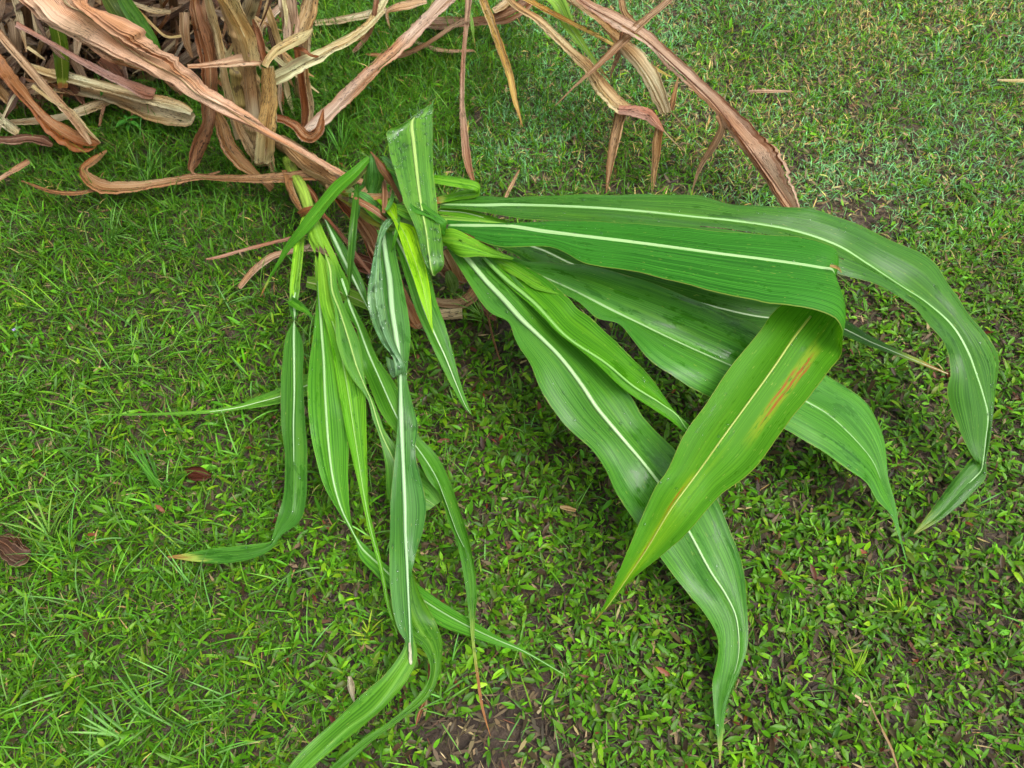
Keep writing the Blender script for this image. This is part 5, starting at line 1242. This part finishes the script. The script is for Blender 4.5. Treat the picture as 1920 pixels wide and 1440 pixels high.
# ------------------------------------------------------------------ single plants that stand out of the lawn
def tuft(name, label, u, v, nb, ln, w, col, lean=0.0, seed=0, spread=0.5, cat="grass tuft"):
    """a countable tuft: every blade a part"""
    r = np.random.default_rng(seed)
    b = P(u, v, 0.0); b[2] = ground_height(b[0], b[1]) - 0.008
    t = thing(name, label, cat, b)
    for i in range(nb):
        yaw = lean + r.normal(0, spread)
        L_ = ln * r.uniform(0.6, 1.1); e0 = r.uniform(0.6, 1.25); cu = r.uniform(0.3, 1.0)
        V, U, UU = [], [], []
        p = b + np.array([r.normal(0, .004), r.normal(0, .004), 0])
        rows = 8
        for k in range(rows + 1):
            s = k / rows
            e = e0 - cu * s
            hw = w * 0.5 * np.interp(s, [0, .25, .7, 1], [.7, 1, .75, .03])
            sd = np.array([-math.sin(yaw), math.cos(yaw), 0.0]); up = np.array([-math.sin(e) * math.cos(yaw), -math.sin(e) * math.sin(yaw), math.cos(e)])
            V += [p - sd * hw + up * hw * .35, p.copy(), p + sd * hw + up * hw * .35]
            U += [(s * L_, -hw), (s * L_, 0), (s * L_, hw)]; UU += [(s, -1), (s, 0), (s, 1)]
            p = p + np.array([math.cos(e) * math.cos(yaw), math.cos(e) * math.sin(yaw), math.sin(e)]) * L_ / rows
        F = []
        for k in range(rows):
            for j in range(2):
                a = k * 3 + j; F.append((a, a + 1, a + 4, a + 3))
        o = mesh_obj("blade", V, F, M_GREEN, t, None, {"metric": U, "unit": UU})
        c = np.array(col) * (1.45, 1.3, 0.8) * math.exp(r.normal(0, .15)); o.color = (*c, 0.0)
    return t


tuft("grass_tuft", "tall dark tuft of grass leaning up left beside the drooping leaves", 300, 915, 11, .105, .0042, (0.045, 0.165, 0.022), 2.2, 1, .22)
tuft("grass_tuft", "pale bluish grass tuft spreading at bottom left", 222, 1378, 9, .10, .0042, (0.11, 0.27, 0.10), 2.3, 2, .75)
tuft("grass_tuft", "dark narrow grass tuft at bottom left pointing up left", 278, 1340, 5, .115, .0036, (0.05, 0.17, 0.025), 2.35, 3, .16)
tuft("grass_tuft", "spray of pale grass under the rolled tan leaf end", 912, 612, 10, .10, .0036, (0.11, 0.26, 0.07), 2.9, 4, .6)
tuft("grass_tuft", "yellow green grass tuft on the turf at lower right", 1690, 1150, 9, .07, .0036, (0.16, 0.30, 0.03), 2.4, 5, .7)
tuft("grass_tuft", "small yellowish tuft on bare soil at bottom centre", 690, 1190, 8, .045, .0034, (0.20, 0.32, 0.035), 1.6, 6, 1.2)
tuft("grass_tuft", "bright grass tuft right of the lowest leaf tip at bottom right", 1600, 1260, 6, .06, .0036, (0.15, 0.31, 0.025), 1.2, 7, .6)
tuft("grass_tuft", "long pale blades crossing at the left edge", 96, 1010, 8, .13, .0036, (0.12, 0.27, 0.06), 2.0, 8, .7)
tuft("grass_tuft", "grass tuft above the curled dead strap at left", 285, 330, 12, .10, .0034, (0.07, 0.21, 0.05), 0.9, 9, .9)
tuft("grass_tuft", "loose grass tuft below the curled dead strap at left", 210, 440, 12, .11, .0036, (0.10, 0.25, 0.08), 0.5, 10, 1.0)
tuft("grass_tuft", "grass tuft just left of the upright wet leaf", 640, 290, 12, .11, .0034, (0.055, 0.19, 0.035), 1.7, 12, .7)


def weed(name, label, u, v, h, nl, ll, col, seed, flower=None):
    r = np.random.default_rng(seed)
    b = P(u, v, 0.0); b[2] = ground_height(b[0], b[1]) - 0.008
    t = thing(name, label, "weed", b)
    top = b + np.array([r.normal(0, .006), r.normal(0, .006), h])
    V, F = [], []
    for k in range(5):
        c = b * (1 - k / 4) + top * k / 4
        for q in range(5):
            V.append(c + np.array([math.cos(q * 1.2566), math.sin(q * 1.2566), 0]) * 0.0011)
    for k in range(4):
        for q in range(5):
            F.append((k * 5 + q, k * 5 + (q + 1) % 5, k * 5 + 5 + (q + 1) % 5, k * 5 + 5 + q))
    o = mesh_obj("stem", V, F, M_STALK, t, None, {"metric": [(0, 0)] * len(V), "unit": [(0, 0)] * len(V)}); o.color = (0.10, 0.22, 0.05, 1)
    for i in range(nl):
        f = 0.45 + 0.55 * i / max(nl - 1, 1)
        yaw = i * 2.4 + r.normal(0, .2); e = r.uniform(0.0, 0.5)
        c = b * (1 - f) + top * f
        V, U, UU, F = [], [], [], []
        L_ = ll * r.uniform(.75, 1.1)
        for k in range(7):
            s = k / 6
            hw = L_ * .19 * np.interp(s, [0, .15, .5, .85, 1], [.15, .6, 1, .5, .03])
            ee = e - 0.9 * s
            d = np.array([math.cos(yaw), math.sin(yaw), 0]); sd = np.array([-math.sin(yaw), math.cos(yaw), 0])
            pc = c + d * s * L_ + np.array([0, 0, 1]) * (math.sin(e) * s * L_ - .35 * s * s * L_)
            V += [pc - sd * hw + np.array([0, 0, hw * .4]), pc, pc + sd * hw + np.array([0, 0, hw * .4])]
            U += [(s * L_, -hw), (s * L_, 0), (s * L_, hw)]; UU += [(s, -1), (s, 0), (s, 1)]
        for k in range(6):
            for j in range(2):
                a = k * 3 + j; F.append((a, a + 1, a + 4, a + 3))
        lo = mesh_obj("leaf", V, F, M_GREEN, t, None, {"metric": U, "unit": UU}); lo.color = (*(np.array(col) * math.exp(r.normal(0, .15))), 0.0)
    if flower:
        V, F = [], []
        for i in range(4):
            a = i * 1.5708; d = np.array([math.cos(a), math.sin(a), .25]); sd = np.array([-math.sin(a), math.cos(a), 0])
            q = len(V); V += [top, top + d * .0025 - sd * .0018, top + d * .0045, top + d * .0025 + sd * .0018]; F.append((q, q + 1, q + 2, q + 3))
        fo = mesh_obj("flower", V, F, M_RIB, t, None, {"metric": [(0, 0)] * len(V), "unit": [(0, 0)] * len(V)}); fo.color = (*flower, 1)
    return t


weed("weed", "small bright leafy weed growing under the straw blade at top left", 216, 210, .075, 10, .030, (0.06, 0.24, 0.03), 1)
weed("weed", "little round leaved weed inside the dead clump at top left", 190, 150, .05, 5, .022, (0.06, 0.22, 0.04), 2)
weed("weed", "leafy weed in the grass right of the rust orange blade", 248, 246, .05, 9, .034, (0.05, 0.20, 0.025), 3)
weed("weed", "tiny weed with a pale purple flower at the left edge", 43, 632, .045, 4, .016, (0.06, 0.20, 0.03), 4, (0.36, 0.24, 0.58))
weed("weed", "small fern like sprig with pale green buds at bottom left", 196, 1240, .05, 8, .014, (0.16, 0.34, 0.05), 5)
